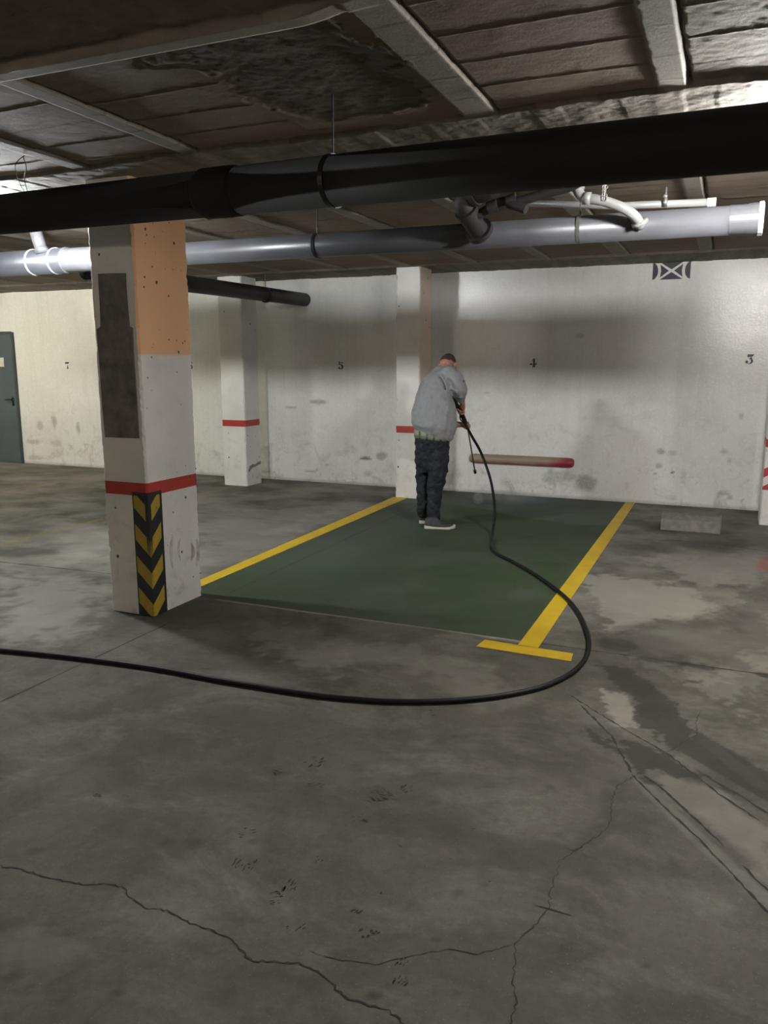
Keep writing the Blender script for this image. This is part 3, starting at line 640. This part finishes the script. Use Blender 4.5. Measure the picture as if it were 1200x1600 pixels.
# thin conduit behind
cd = empty('conduit_pipe', (-.9, 5.42, 2.47), 'thin grey conduit just above and behind the grey drain pipe at the right', 'pipe')
bm = bmesh.new(); tube(bm, [onY(800, 316, 5.42), onY(960, 322, 5.42), onY(1112, 316, 5.42)], .022, 20); obj('conduit_run', bm, PIPE_LIGHT, cd, smooth=True)
bm = bmesh.new(); ring(bm, onY(1112, 316, 5.42), (1, 0, 0), .026, .05, 24); obj('conduit_cap', bm, WHITEPL, cd)
bm = bmesh.new(); c0 = onY(1040, 316, 5.40); tube(bm, [c0, (c0.x, c0.y, ZC)], .005, 8); ring(bm, c0, (1, 0, 0), .027, .02, 24)
bmesh.ops.create_uvsphere(bm, u_segments=12, v_segments=8, radius=.014, matrix=Matrix.Translation(c0+Vector((0, -.03, .03)))); obj('conduit_clip', bm, STEEL, cd, smooth=True)
# chain
bm = bmesh.new(); ct = onY(946, 272, 4.90); cb = onY(946, 313, 4.90); nl = 13
for k in range(nl):
    c = ct.lerp(cb, (k+.5)/nl)+Vector((.006*math.sin(k*1.3), 0, 0)); ang = k*math.pi/2; L = (ct-cb).length/nl*.72
    pr = [c+Vector((math.cos(ang)*.007*math.cos(t), math.sin(ang)*.007*math.cos(t), L*math.sin(t))) for t in [2*math.pi*q/12 for q in range(13)]]
    tube(bm, pr, .0024, 6, cap=False)
for k in range(5):
    c = cb+Vector((-.012, -.01, (k+.5)*.02)); tube(bm, [c+Vector((.006*math.cos(t), .002, .013*math.sin(t))) for t in [2*math.pi*q/10 for q in range(11)]], .0022, 6, cap=False)
o = recenter(obj('hanging_chain', bm, STEEL, smooth=True)); tag(o, 'short galvanised chain holding the curved pale inlet pipe', 'chain')
# 3: black pipe into the back wall
p3 = empty('drain_pipe', (-4.95, 7.5, 2.3), 'short black pipe running into the back wall between the near column and bay 5', 'pipe')
bm = bmesh.new(); tube(bm, [(-4.96, 5.34, 2.30), (-5.015, 9.25, 2.33)], .081, 40); obj('pipe_run', bm, PIPE_DARK, p3, smooth=True)
bm = bmesh.new(); ring(bm, (-4.965, 5.62, 2.302), (0, 1, 0), .089, .12); obj('pipe_socket', bm, PIPE_DARK, p3, smooth=False)
for y in (6.2, 8.2):
    bm = bmesh.new(); ring(bm, (-4.98, y, 2.31), (0, 1, 0), .085, .02); obj('pipe_clamp', bm, DARKMETAL, p3)
    bm = bmesh.new(); tube(bm, [(-4.98, y, 2.39), (-4.98, y, ZC)], .004, 8); obj('hanger_rod', bm, DARKMETAL, p3)
# loose wires hanging at the top left
bm = bmesh.new()
W0 = [fl(38, 243, 2.585), fl(24, 258, 2.54), fl(30, 285, 2.50), fl(45, 310, 2.46)]; W1 = [fl(36, 245, 2.585), fl(41, 262, 2.54), fl(38, 280, 2.52), fl(44, 303, 2.47)]
for W in (W0, W1): tube(bm, spline(W, 8), .0022, 6)
o = recenter(obj('loose_wire', bm, DARKMETAL, smooth=True)); tag(o, 'thin dark wires dangling from the ceiling at the upper left', 'wire')

# ---------------------------------------------------------------- paint marks, numbers, sign
def flat(name, polys, Y, mat, label, cat, group=None):
    bm = bmesh.new()
    for p in polys:
        poly(bm, [Vector((x, Y, z)) for x, z in p], .0015, (0, 1, 0))
    o = recenter(obj(name, bm, mat)); tag(o, label, cat, group); return o
def arc(cx, cz, rx, rz, a0, a1, n=12): return [(cx+rx*math.cos(math.radians(a0+(a1-a0)*k/n)), cz+rz*math.sin(math.radians(a0+(a1-a0)*k/n))) for k in range(n+1)]
def crescent(cx, cz, ro, ri, a0, a1, dx=0, sx=.8): return arc(cx, cz, ro*sx, ro, a0, a1)+arc(cx-dx, cz, ri*sx, ri*1.05, a1, a0)
DIG = {
 '5': [[(.08, 1), (.28, .97), (.26, .62), (.10, .50)], [(.34, .98), (.42, .90), (.60, .88), (.80, .98), (.78, .84), (.60, .76), (.40, .80)], crescent(.42, .32, .34, .30, -60, 95, .22, 1.15), arc(.16, .17, .14, .14, 0, 360), [(.18, .05), (.42, -.02), (.62, .02), (.42, .06), (.2, .12)]],
 '4': [[(.46, 1.0), (.70, 1.0), (.70, .22), (.80, 0), (.36, 0), (.48, .22)], [(.40, .92), (.42, .78), (.32, .66), (.30, .72)], [(0, .36), (.22, .46), (.42, .40), (.42, .28), (.14, .24)], [(.72, .46), (.86, .48), (.94, .38), (.86, .28), (.72, .26)]],
 '3': [[(.16, 1), (.92, 1), (.74, .78), (.66, .72), (.16, .68)], [(.60, .72), (.44, .58), (.36, .52), (.58, .50), (.70, .56)], crescent(.46, .28, .30, .26, -75, 88, .20, 1.2), arc(.14, .20, .16, .16, 0, 360), [(.14, .05), (.40, -.03), (.60, .0), (.40, .06)]],
 '7': [[(.05, 1), (.90, 1), (.90, .84), (.60, .72), (.18, .74), (.10, .62)], [(.50, .52), (.62, .52), (.66, .12), (.78, 0), (.30, 0), (.42, .14)]],
 '6': [crescent(.42, .50, .50, .42, 70, 285, -.16, .8), crescent(.46, .27, .27, .22, -85, 85, .14, 1.1), [(.56, .96), (.70, .96), (.72, .82), (.60, .78)], [(.38, .50), (.58, .56), (.5, .48)]],
}
for ch, px, py, lab in (('7', 105, 571, 'black stencilled number 7 on the pale wall right of the steel door'), ('6', 298.5, 571, 'black stencilled number 6 partly hidden behind the near column'),
                        ('5', 533, 571, 'black stencilled number 5 on the wall between the two back columns'), ('4', 833, 567, 'black stencilled number 4 on the wall right of the person'),
                        ('3', 1172, 561, 'black stencilled number 3 on the wall near the right edge')):
    c = onY(px, py, YW); h = .098; w = .088
    flat('stencil_number', [[(c.x+(x-.47)*w, c.z+(z-.5)*h) for x, z in p] for p in DIG[ch]], YW-.0015, BLACKPAINT, lab, 'number', 'stencilled bay numbers on the back wall')
s0, s1 = onY(1020.5, 414, YW), onY(1078, 436, YW); cx, cz = (s0.x+s1.x)/2, 2.497; wd, hh = .188, .088
polys = [[(cx-wd+k[0], cz+k[1]) for k in [(0, hh)]+[(.055*math.cos(math.radians(a)), hh*.98*math.sin(math.radians(a))) for a in range(80, -81, -16)]+[(0, -hh)]],
         [(cx+wd-k[0], cz+k[1]) for k in [(0, hh)]+[(.055*math.cos(math.radians(a)), hh*.98*math.sin(math.radians(a))) for a in range(80, -81, -16)]+[(0, -hh)]],
         [(cx-.115, cz+hh), (cx+.115, cz+hh), (cx, cz+.014)], [(cx-.115, cz-hh), (cx+.115, cz-hh), (cx, cz-.014)],
         [(cx-.112, cz+.066), (cx-.103, cz), (cx-.112, cz-.066), (cx-.026, cz)], [(cx+.112, cz+.066), (cx+.103, cz), (cx+.112, cz-.066), (cx+.026, cz)]]
flat('stencil_sign', polys, YW-.0015, BLACKPAINT, 'dark blue stencilled cross between two arcs, high on the wall under the ceiling', 'sign')

def strip(name, quads, lab, cat='floor marking', group='bright yellow bay lines', mat=YEL):
    bm = bmesh.new()
    for q in quads: 
        vs_ = [bm.verts.new((x, y, z)) for x, y in q for z in (.0015,)]; bm.faces.new(vs_)
    bmesh.ops.subdivide_edges(bm, edges=bm.edges, cuts=6, use_grid_fill=True)
    r = bmesh.ops.extrude_face_region(bm, geom=bm.faces[:])
    for v in r['geom']:
        if isinstance(v, bmesh.types.BMVert): v.co.z = .0032
    o = recenter(obj(name, bm, mat)); tag(o, lab, cat, group); return o
strip('parking_line', [[(-3.405, 4.33), (-3.30, 4.33), (-3.33, 8.50), (-3.50, 8.49)]], 'yellow line along the left edge of the green bay, ending at a back column')
strip('parking_line', [[(-.972, 4.17), (-.858, 4.17), (-.862, 9.17), (-.965, 9.17)]], 'long yellow line along the right edge of the green bay, reaching the back wall')
strip('parking_line', [[(-1.18, 4.065), (-.655, 4.045), (-.665, 4.165), (-1.165, 4.19)]], 'short yellow cross bar at the near end of the right bay line')

# wheel stop block
bm = bmesh.new(); xa, xb = -.49, .035
prof = [(7.77, 0), (7.80, .10), (7.90, .135), (8.03, .135), (8.12, .03), (8.12, 0)]
loft(bm, [[Vector((xa+(xb-xa)*k/14, y+random.uniform(-.004, .004), z+(random.uniform(-.004, .003) if z else 0))) for y, z in prof] for k in range(15)])
o = recenter(obj('wheel_stop', bm, simple('chipped_concrete_block', (.17, .16, .138), .85, .2, 16, .6, bd=.012), bevel=.006)); tag(o, 'low chipped concrete wheel stop block near the back wall, right of the green bay', 'wheel stop')
# bumper rail on the wall
bm = bmesh.new(); R = []
for k, (x, s) in enumerate([(-2.80, .35), (-2.79, .75), (-2.765, .95), (-2.72, 1), (-2.4, 1), (-2.1, 1), (-1.75, 1), (-1.62, 1), (-1.585, .93), (-1.565, .75), (-1.555, .4)]):
    R.append([Vector((x, YW-.001-.062*s*max(0, math.sin(t)), .415+.058*s*math.cos(t)+.0*x)) for t in [math.pi*q/16 for q in range(17)]])
loft(bm, R); o = obj('wall_bumper', bm, mat_bumper(), smooth=True)
o.data.transform(Matrix.Translation((2.18, -YW, -.357))); o.location = (-2.18, YW, .357); tag(o, 'beige bumper rail with red painted end fixed low on the wall below number 4', 'bumper')

# ---------------------------------------------------------------- person with pressure washer
F0 = fl(675, 822); D0 = F0.dot(EV)
def M(px, py, dv=0.0):
    d = ray(px, py); t = (D0+dv)/d.dot(EV); return Vector((d.x*t, d.y*t, H+d.z*t))
PXM = FPX*math.cos(P)/D0*1.02
def ell(L, R_, y, b, dv, tilt=0, n=28, pw=.9):
    cl, crr = M(L, y, dv), M(R_, y, dv); c = (cl+crr)/2; a = (crr-cl).length/2; out = []
    for k in range(n):
        t = 2*math.pi*k/n; cu, sv = math.cos(t), math.sin(t)
        cu = math.copysign(abs(cu)**pw, cu); sv = math.copysign(abs(sv)**pw, sv)
        out.append(c+RT*(a*cu)+EV*(b*sv)-Vector((0, 0, 1))*(tilt/PXM*cu))
    return out
def cloth_mods(o, vox, disp=.006, sz=.09, it=4):
    r = o.modifiers.new('remesh', 'REMESH'); r.mode = 'VOXEL'; r.voxel_size = vox; r.use_smooth_shade = True
    s = o.modifiers.new('smooth', 'SMOOTH'); s.iterations = it; s.factor = .5
    if disp:
        t = bpy.data.textures.new('folds', 'CLOUDS'); t.noise_scale = sz; t.noise_depth = 1
        dm = o.modifiers.new('folds', 'DISPLACE'); dm.texture = t; dm.strength = disp*2; dm.mid_level = .5
person = empty('person', (F0.x, F0.y, 0), 'person in grey sweatshirt and dark trousers bending forward, holding a pressure washer lance', 'person')
SKIN = simple('skin', (.33, .16, .10), .5, .12, 14, .05); HAIR = simple('short_dark_hair', (.030, .024, .020), .85, .4, 60, .6)
SWEAT = simple('grey_sweatshirt', (.24, .243, .255), .92, .07, 40, .2); TROUS = simple('dark_navy_trousers', (.010, .0125, .019), .85, .2, 20, .2)
SHOE = simple('dark_grey_shoe', (.026, .026, .028), .7, .3, 30, .2); SOLE = simple('pale_sole', (.55, .53, .45), .6, .1, 20, .05)
# gun + lance axis
G0, G1 = M(703, 618, .0), M(719, 640, .16)     # rear grip to trigger hand
G2 = M(729, 664, .34); NZ = M(742, 736, .78)
ax = (G2-G1).normalized()
# body: head, neck, trunk core, arms with hands, legs
bm = bmesh.new()
hf = (RT*.42+EV*.80).normalized(); hd = (hf*math.cos(.62)-Vector((0, 0, 1))*math.sin(.62)).normalized()
hs = hd.cross(Vector((0, 0, 1))).normalized(); hu = hs.cross(hd).normalized()
HC = M(699.5, 570.5, .24)
HM = Matrix(((hs.x, hd.x, hu.x, HC.x), (hs.y, hd.y, hu.y, HC.y), (hs.z, hd.z, hu.z, HC.z), (0, 0, 0, 1)))
def headshape(s=1.0):
    def f(v):
        x, y, z = v
        w = .076*(1-.22*max(0, -z)) ; yy = .098*y; 
        if z < -.2 and y < 0: yy *= 1-.35*(-z-.2)
        if y > .3 and z < 0: yy += .010*(-z)
        return Vector((w*x, yy, .112*z))*s
    return f
r = bmesh.ops.create_uvsphere(bm, u_segments=32, v_segments=24, radius=1); hfn = headshape()
for v in r['verts']: v.co = HM @ hfn(v.co)
def hp(x, y, z): return HM @ Vector((x, y, z))
tube(bm, [hp(0, .090, .012), hp(0, .106, -.018), hp(0, .112, -.032)], [.007, .011, .014], 12, rnd=True)              # nose
tube(bm, [hp(-.024, .094, -.060), hp(0, .101, -.058), hp(.024, .094, -.060)], [.005, .008, .005], 10, rnd=True)      # mouth
tube(bm, [hp(-.03, .075, -.10), hp(0, .088, -.102), hp(.03, .075, -.10)], .016, 10, rnd=True)                         # chin
for s in (-1, 1):
    tube(bm, [hp(s*.014, .092, .026), hp(s*.05, .080, .028)], .007, 10, rnd=True)                                     # brow
    tube(bm, [hp(s*.074, -.004, .022), hp(s*.084, -.010, .014), hp(s*.083, -.010, -.010), hp(s*.075, -.002, -.026)], [.010, .011, .010, .007], 10, rnd=True)  # ear
tube(bm, [M(694, 592, .14), M(696, 580, .18), hp(0, -.030, -.05), hp(0, -.02, -.01)], [.085, .062, .058, .055], 20, rnd=True)
tube(bm, [M(680, 690, .0), M(680, 640, .03), M(690, 600, .11), M(694, 588, .15)], [.12, .125, .12, .09], 20, rnd=True)
tube(bm, [M(700, 585, .10), M(722, 610, .08), M(721, 626, .13)], [.05, .042, .032], 16, rnd=True)
tube(bm, [M(686, 594, .18), M(690, 648, .40), M(712, 663, .36)], [.045, .042, .036], 16, rnd=True)
tube(bm, [M(661, 690, .08), M(661, 745, .08), M(661, 788, .09)], [.05, .045, .035], 16, rnd=True)
tube(bm, [M(684, 690, -.02), M(683, 745, -.02), M(679, 790, 0)], [.06, .05, .035], 16, rnd=True)
def hand(bm, c, axis, palm, wrist, rb):
    """fist closed round a bar through c along axis; palm = direction from bar to palm"""
    axis = axis.normalized(); pl = (palm-axis*palm.dot(axis)).normalized(); sd = axis.cross(pl)
    pc = c+pl*(rb+.014)
    tube(bm, [wrist, wrist.lerp(pc+pl*.008, .6), pc+pl*.004], [.027, .025, .027], 14, rnd=True)
    tube(bm, [pc-axis*.033, pc, pc+axis*.033], [.018, .021, .018], 14, rnd=True)
    for k, (o_, ln) in enumerate([(-.033, .80), (-.011, .95), (.011, 1.0), (.033, .92)]):
        pts = []
        for q in range(9):
            th = math.radians(-25-235*ln*q/8); rr = rb+.0095
            pts.append(c+axis*o_+(pl*math.cos(th)+sd*math.sin(th))*rr)
        tube(bm, pts, [.0098-.0003*q for q in range(9)], 10, rnd=True)
    tube(bm, [pc+axis*.026-pl*.002+sd*.008, c+axis*.044+sd*(rb+.014)+pl*.008, c+axis*.040+sd*(rb+.011)-pl*.016], [.014, .012, .0095], 10, rnd=True)
w1 = M(722, 625, .13); w2 = M(713, 663, .36)
hand(bm, G1+ax*.0, ax, (w1-G1)*1+RT*.02, M(722.5, 630, .13), .015)
hand(bm, G2, ax, (RT*.5+EV*-.2)*-1, M(719, 663.5, .36), .015)
tube(bm, [M(721, 624, .13), M(722.5, 630, .135)], [.030, .026], 14, rnd=True)
tube(bm, [M(709, 663, .365), M(720, 663.5, .355)], [.033, .027], 14, rnd=True)
body = obj('body', bm, SKIN, person)
cloth_mods(body, .0045, 0, it=2)
# hair cap
bm = bmesh.new(); r = bmesh.ops.create_uvsphere(bm, u_segments=36, v_segments=28, radius=1); kill = []
for v in r['verts']:
    x, y, z = v.co; lim = .02+.62*max(0, y)-.05*max(0, -y)
    if y < .1: lim = -.10 if abs(x) < .75 else .05
    if z < lim: kill.append(v)
    v.co = HM @ (hfn(v.co)*1.035)
bmesh.ops.delete(bm, geom=kill, context='VERTS'); hr = obj('hair', bm, HAIR, person, smooth=True)
sm_ = hr.modifiers.new('thick', 'SOLIDIFY'); sm_.thickness = .006
# sweatshirt
bm = bmesh.new()
loft(bm, [ell(649, 705, 681, .150, .0, 9), ell(646, 709, 677, .165, .0, 8), ell(642.5, 712, 666, .190, .0, 5), ell(642.5, 714, 650, .195, .02, 3), ell(646, 712, 633, .19, .04, 1), ell(650.5, 706, 617, .18, .07),
          ell(656, 706, 602, .165, .10), ell(662, 710, 590, .15, .13, -1), ell(671, 712, 580.5, .125, .16, -1), ell(680, 711, 574.5, .09, .18, -1), ell(684, 709, 571, .068, .19, -1)])
tube(bm, [M(700, 583, .09), M(707, 589, .07), M(713.5, 600, .05), M(716.5, 611, .05), M(719, 619, .08), M(721.5, 626, .12)], [.078, .086, .088, .082, .062, .040], 24, rnd=True)
tube(bm, [M(684, 592, .20), M(680, 612, .26), M(686, 640, .38), M(700, 658, .38), M(709, 663, .365)], [.07, .075, .07, .056, .042], 20, rnd=True)
for a_, b_, c_, r_ in [((690, 588, -.05), (697, 600, -.085), (699, 612, -.08), .012)]:
    tube(bm, spline([M(*a_), M(*b_), M(*c_)], 5), r_, 8, rnd=True)
for k in range(3):   # bunched sleeve folds
    tube(bm, [M(705+3*k, 606+6*k, -.03+.02*k), M(714+3*k, 612+5*k, -.035+.02*k), M(725, 610+5*k, .02+.01*k)], [.012, .022, .014], 10, rnd=True)
sw = obj('sweatshirt', bm, SWEAT, person); cloth_mods(sw, .0075, .012, .09, 4)
bm = bmesh.new(); box(bm, 0, .014, -.002, .002, 0, .016); bmesh.ops.translate(bm, verts=bm.verts, vec=M(723.0, 596.5, .00)); obj('sleeve_badge', bm, BLACKPAINT, person)
bm = bmesh.new(); loft(bm, [ell(647, 703, 686, .145, .0, 3), ell(646.5, 705, 680, .152, .0, 4), ell(648, 706, 670, .15, .0, 4)]); sh = obj('shirt_tail', bm, mat_checks(), person, smooth=True)
# trousers
bm = bmesh.new()
loft(bm, [ell(656, 697, 738, .085, .02), ell(651, 700, 724, .12, .02), ell(649, 702, 705, .135, .01), ell(649, 702, 690, .140, .0), ell(650, 700, 676, .13, .0)])
tube(bm, [M(662, 705, .07), M(661.5, 735, .08), M(661, 762, .09), M(661.5, 785, .09), M(660.5, 796, .12), M(661, 803, .15)], [.085, .073, .063, .058, .062, .058], 20)
tube(bm, [M(684, 705, -.03), M(684.5, 725, -.035), M(683, 745, -.03), M(680, 765, -.02), M(678.5, 785, -.01), M(677.5, 800, .0), M(679, 812, .0)], [.105, .098, .088, .073, .064, .068, .064], 20)
tr = obj('trousers', bm, TROUS, person); cloth_mods(tr, .007, .015, .055, 3)
# shoes
def shoe(heel, dirv, L):
    dirv = Vector(dirv).normalized(); sv = Vector((dirv.y, -dirv.x, 0)); heel = Vector((heel.x, heel.y, 0))
    up = bmesh.new(); so = bmesh.new()
    secs = [(0, .028, .085), (.04, .036, .098), (.14, .040, .105), (.26, .041, .112), (.38, .040, .108), (.5, .043, .080), (.68, .049, .056), (.82, .048, .048), (.93, .038, .040), (1.0, .018, .028)]
    R = []
    for t, w, h in secs:
        c = heel+dirv*(t*L); R.append([c+sv*(w*math.cos(a)*(1 if math.sin(a) < .3 else (1-.45*(math.sin(a)-.3))))+Vector((0, 0, .016+(h-.016)*max(0, math.sin(a)))) for a in [math.pi*k/12 for k in range(13)]])
    loft(up, R)
    R = [];
    for t, w, h in secs:
        c = heel+dirv*(t*L*1.03-.005); zt = .032-.012*math.sin(math.pi*t)+.006*(t > .85); zb = .001+(.012*((t-.85)/.15) if t > .85 else 0)
        R.append([c+sv*(w+.005)+Vector((0, 0, zt)), c-sv*(w+.005)+Vector((0, 0, zt)), c-sv*(w+.003)+Vector((0, 0, zb)), c+sv*(w+.003)+Vector((0, 0, zb))])
    loft(so, R); s = obj('shoe', up, SHOE, person, smooth=True); q = sub('shoe_sole', so, SOLE, s, bevel=.003)
    return s
ta, tb = fl(666, 826), fl(711, 826.5)
shoe(fl(664, 825), (tb-fl(664, 825)), .285)
hl = fl(661, 818.5); shoe(hl, RT*.22+EV*.95, .28)
# ---- pressure washer gun, lance, hose
gun = empty('pressure_washer_lance', (G2.x, G2.y, 0), 'black pressure washer gun and thin metal lance held in both hands, pointing at the floor', 'pressure washer')
bm = bmesh.new(); tube(bm, [G0, G0.lerp(G1, .3), G1, G1.lerp(G2, .5), G2, G2+ax*.06], [.016, .021, .016, .021, .016, .014], 16, rnd=True); obj('gun_body', bm, RUBBER, gun, smooth=True)
bm = bmesh.new(); q = G1.lerp(G2, .35); tube(bm, spline([G1+ax*.04, q-RT*.030-EV*.01+ax*.02, q-RT*.034+ax*.09, G2-ax*.02], 6), .006, 8, rnd=True); obj('trigger_guard', bm, RUBBER, gun, smooth=True)
bm = bmesh.new(); tube(bm, [G2+ax*.04, NZ], .0075, 10); obj('lance_tube', bm, simple('brown_steel_lance', (.17, .11, .075), .4, .2, 20, .05, .4), gun, smooth=True)
bm = bmesh.new(); ld = (NZ-G2).normalized(); tube(bm, [NZ-ld*.02, NZ-ld*.01, NZ+ld*.03], [.008, .016, .015], 12); obj('nozzle', bm, DARKMETAL, gun, smooth=True)
HP = [G0, M(706, 627, .06), M(714, 637, .14), M(722, 652, .24), M(730, 668, .26), M(738, 683, .20), M(749, 702, .10), M(759, 726, 0), M(767, 752, -.10), M(771.5, 778, -.22), M(773, 800, -.32), M(771, 824, -.38)]
zf = .0148
gp = [(768.5, 846), (769, 856), (778, 866), (800, 877), (825, 891), (850, 907), (880, 930), (900, 952), (914, 978), (920.5, 1003), (915, 1028), (893, 1051), (850, 1072), (790, 1086), (720, 1094), (640, 1096.5), (560, 1093), (470, 1083), (350, 1064), (240, 1044), (120, 1028), (0, 1016), (-160, 1004)]
bm = bmesh.new(); tube(bm, spline(HP+[fl(x, y, zf) for x, y in gp], 8), .0128, 14, rnd=True)
hose = obj('pressure_hose', bm, RUBBER, smooth=True); recenter(hose); tag(hose, 'long black rubber hose looping from the lance across the floor to the left edge', 'hose')
# ---- spray and mist
def vol(name, density, axis=None, col=(.93, .95, .97)):
    m = bpy.data.materials.new(name); m.use_nodes = True; t = m.node_tree; t.nodes.remove(t.nodes['Principled BSDF'])
    L = t.links.new
    v = t.nodes.new('ShaderNodeVolumePrincipled'); v.inputs['Color'].default_value = (*col, 1); v.inputs['Anisotropy'].default_value = .1
    tc = t.nodes.new('ShaderNodeTexCoord'); n = t.nodes.new('ShaderNodeTexNoise'); n.inputs['Scale'].default_value = 9; n.inputs['Detail'].default_value = 4
    mr = t.nodes.new('ShaderNodeMapRange'); mr.inputs[1].default_value = .30; mr.inputs[2].default_value = .65; mr.inputs[4].default_value = density
    L(tc.outputs['Object'], n.inputs['Vector']); L(n.outputs['Fac'], mr.inputs[0]); f = mr.outputs[0]
    if axis:
        s_ = t.nodes.new('ShaderNodeSeparateXYZ'); L(tc.outputs['Generated'], s_.inputs[0]); g = t.nodes.new('ShaderNodeMapRange')
        g.inputs[1].default_value = .45; g.inputs[2].default_value = 0.02; L(s_.outputs[2], g.inputs[0]); g = g.outputs[0]
    else:
        d = t.nodes.new('ShaderNodeVectorMath'); d.operation = 'DISTANCE'; L(tc.outputs['Generated'], d.inputs[0]); d.inputs[1].default_value = (.5, .5, .4)
        g = t.nodes.new('ShaderNodeMapRange'); g.interpolation_type = 'SMOOTHSTEP'; g.inputs[1].default_value = .5; g.inputs[2].default_value = .05; L(d.outputs['Value'], g.inputs[0]); g = g.outputs[0]
    mu = t.nodes.new('ShaderNodeMath'); mu.operation = 'MULTIPLY'; L(f, mu.inputs[0]); L(g, mu.inputs[1]); L(mu.outputs[0], v.inputs['Density'])
    L(v.outputs[0], t.nodes['Material Output'].inputs['Volume']); return m
HIT = fl(752, 786)
bm = bmesh.new(); n = 20; rr = []
for t in [0, .25, .5, .75, .95, 1.0]:
    c = (NZ+ld*.03).lerp(HIT+Vector((0, 0, .01)), t); rr.append((c, .006+.026*t))
tube(bm, [c for c, _ in rr], [r_ for _, r_ in rr], 20)
o = recenter(obj('water_jet', bm, vol('water_spray', 4.0, True), smooth=True)); tag(o, 'fine white water jet fanning from the nozzle to the floor', 'water spray', kind='stuff')
bm = bmesh.new(); ellipsoid(bm, Matrix.Translation(HIT+Vector((0, -.12, .085))) @ Matrix.Diagonal((.075, .075, .085, 1)))
o = recenter(obj('water_splash', bm, vol('water_splash', 40.0, col=(1, 1, 1)), smooth=True)); o.location.z = .006; tag(o, 'small white puff of spray where the jet hits the green floor', 'water spray', kind='stuff')
bm = bmesh.new(); ellipsoid(bm, Matrix.Translation(HIT+Vector((.30, .05, .103))) @ Matrix.Diagonal((.55, .36, .10, 1)))
o = recenter(obj('water_mist', bm, vol('water_mist', 3.5), smooth=True)); tag(o, 'pale mist hanging low over the wet floor where the jet lands', 'mist', kind='stuff')
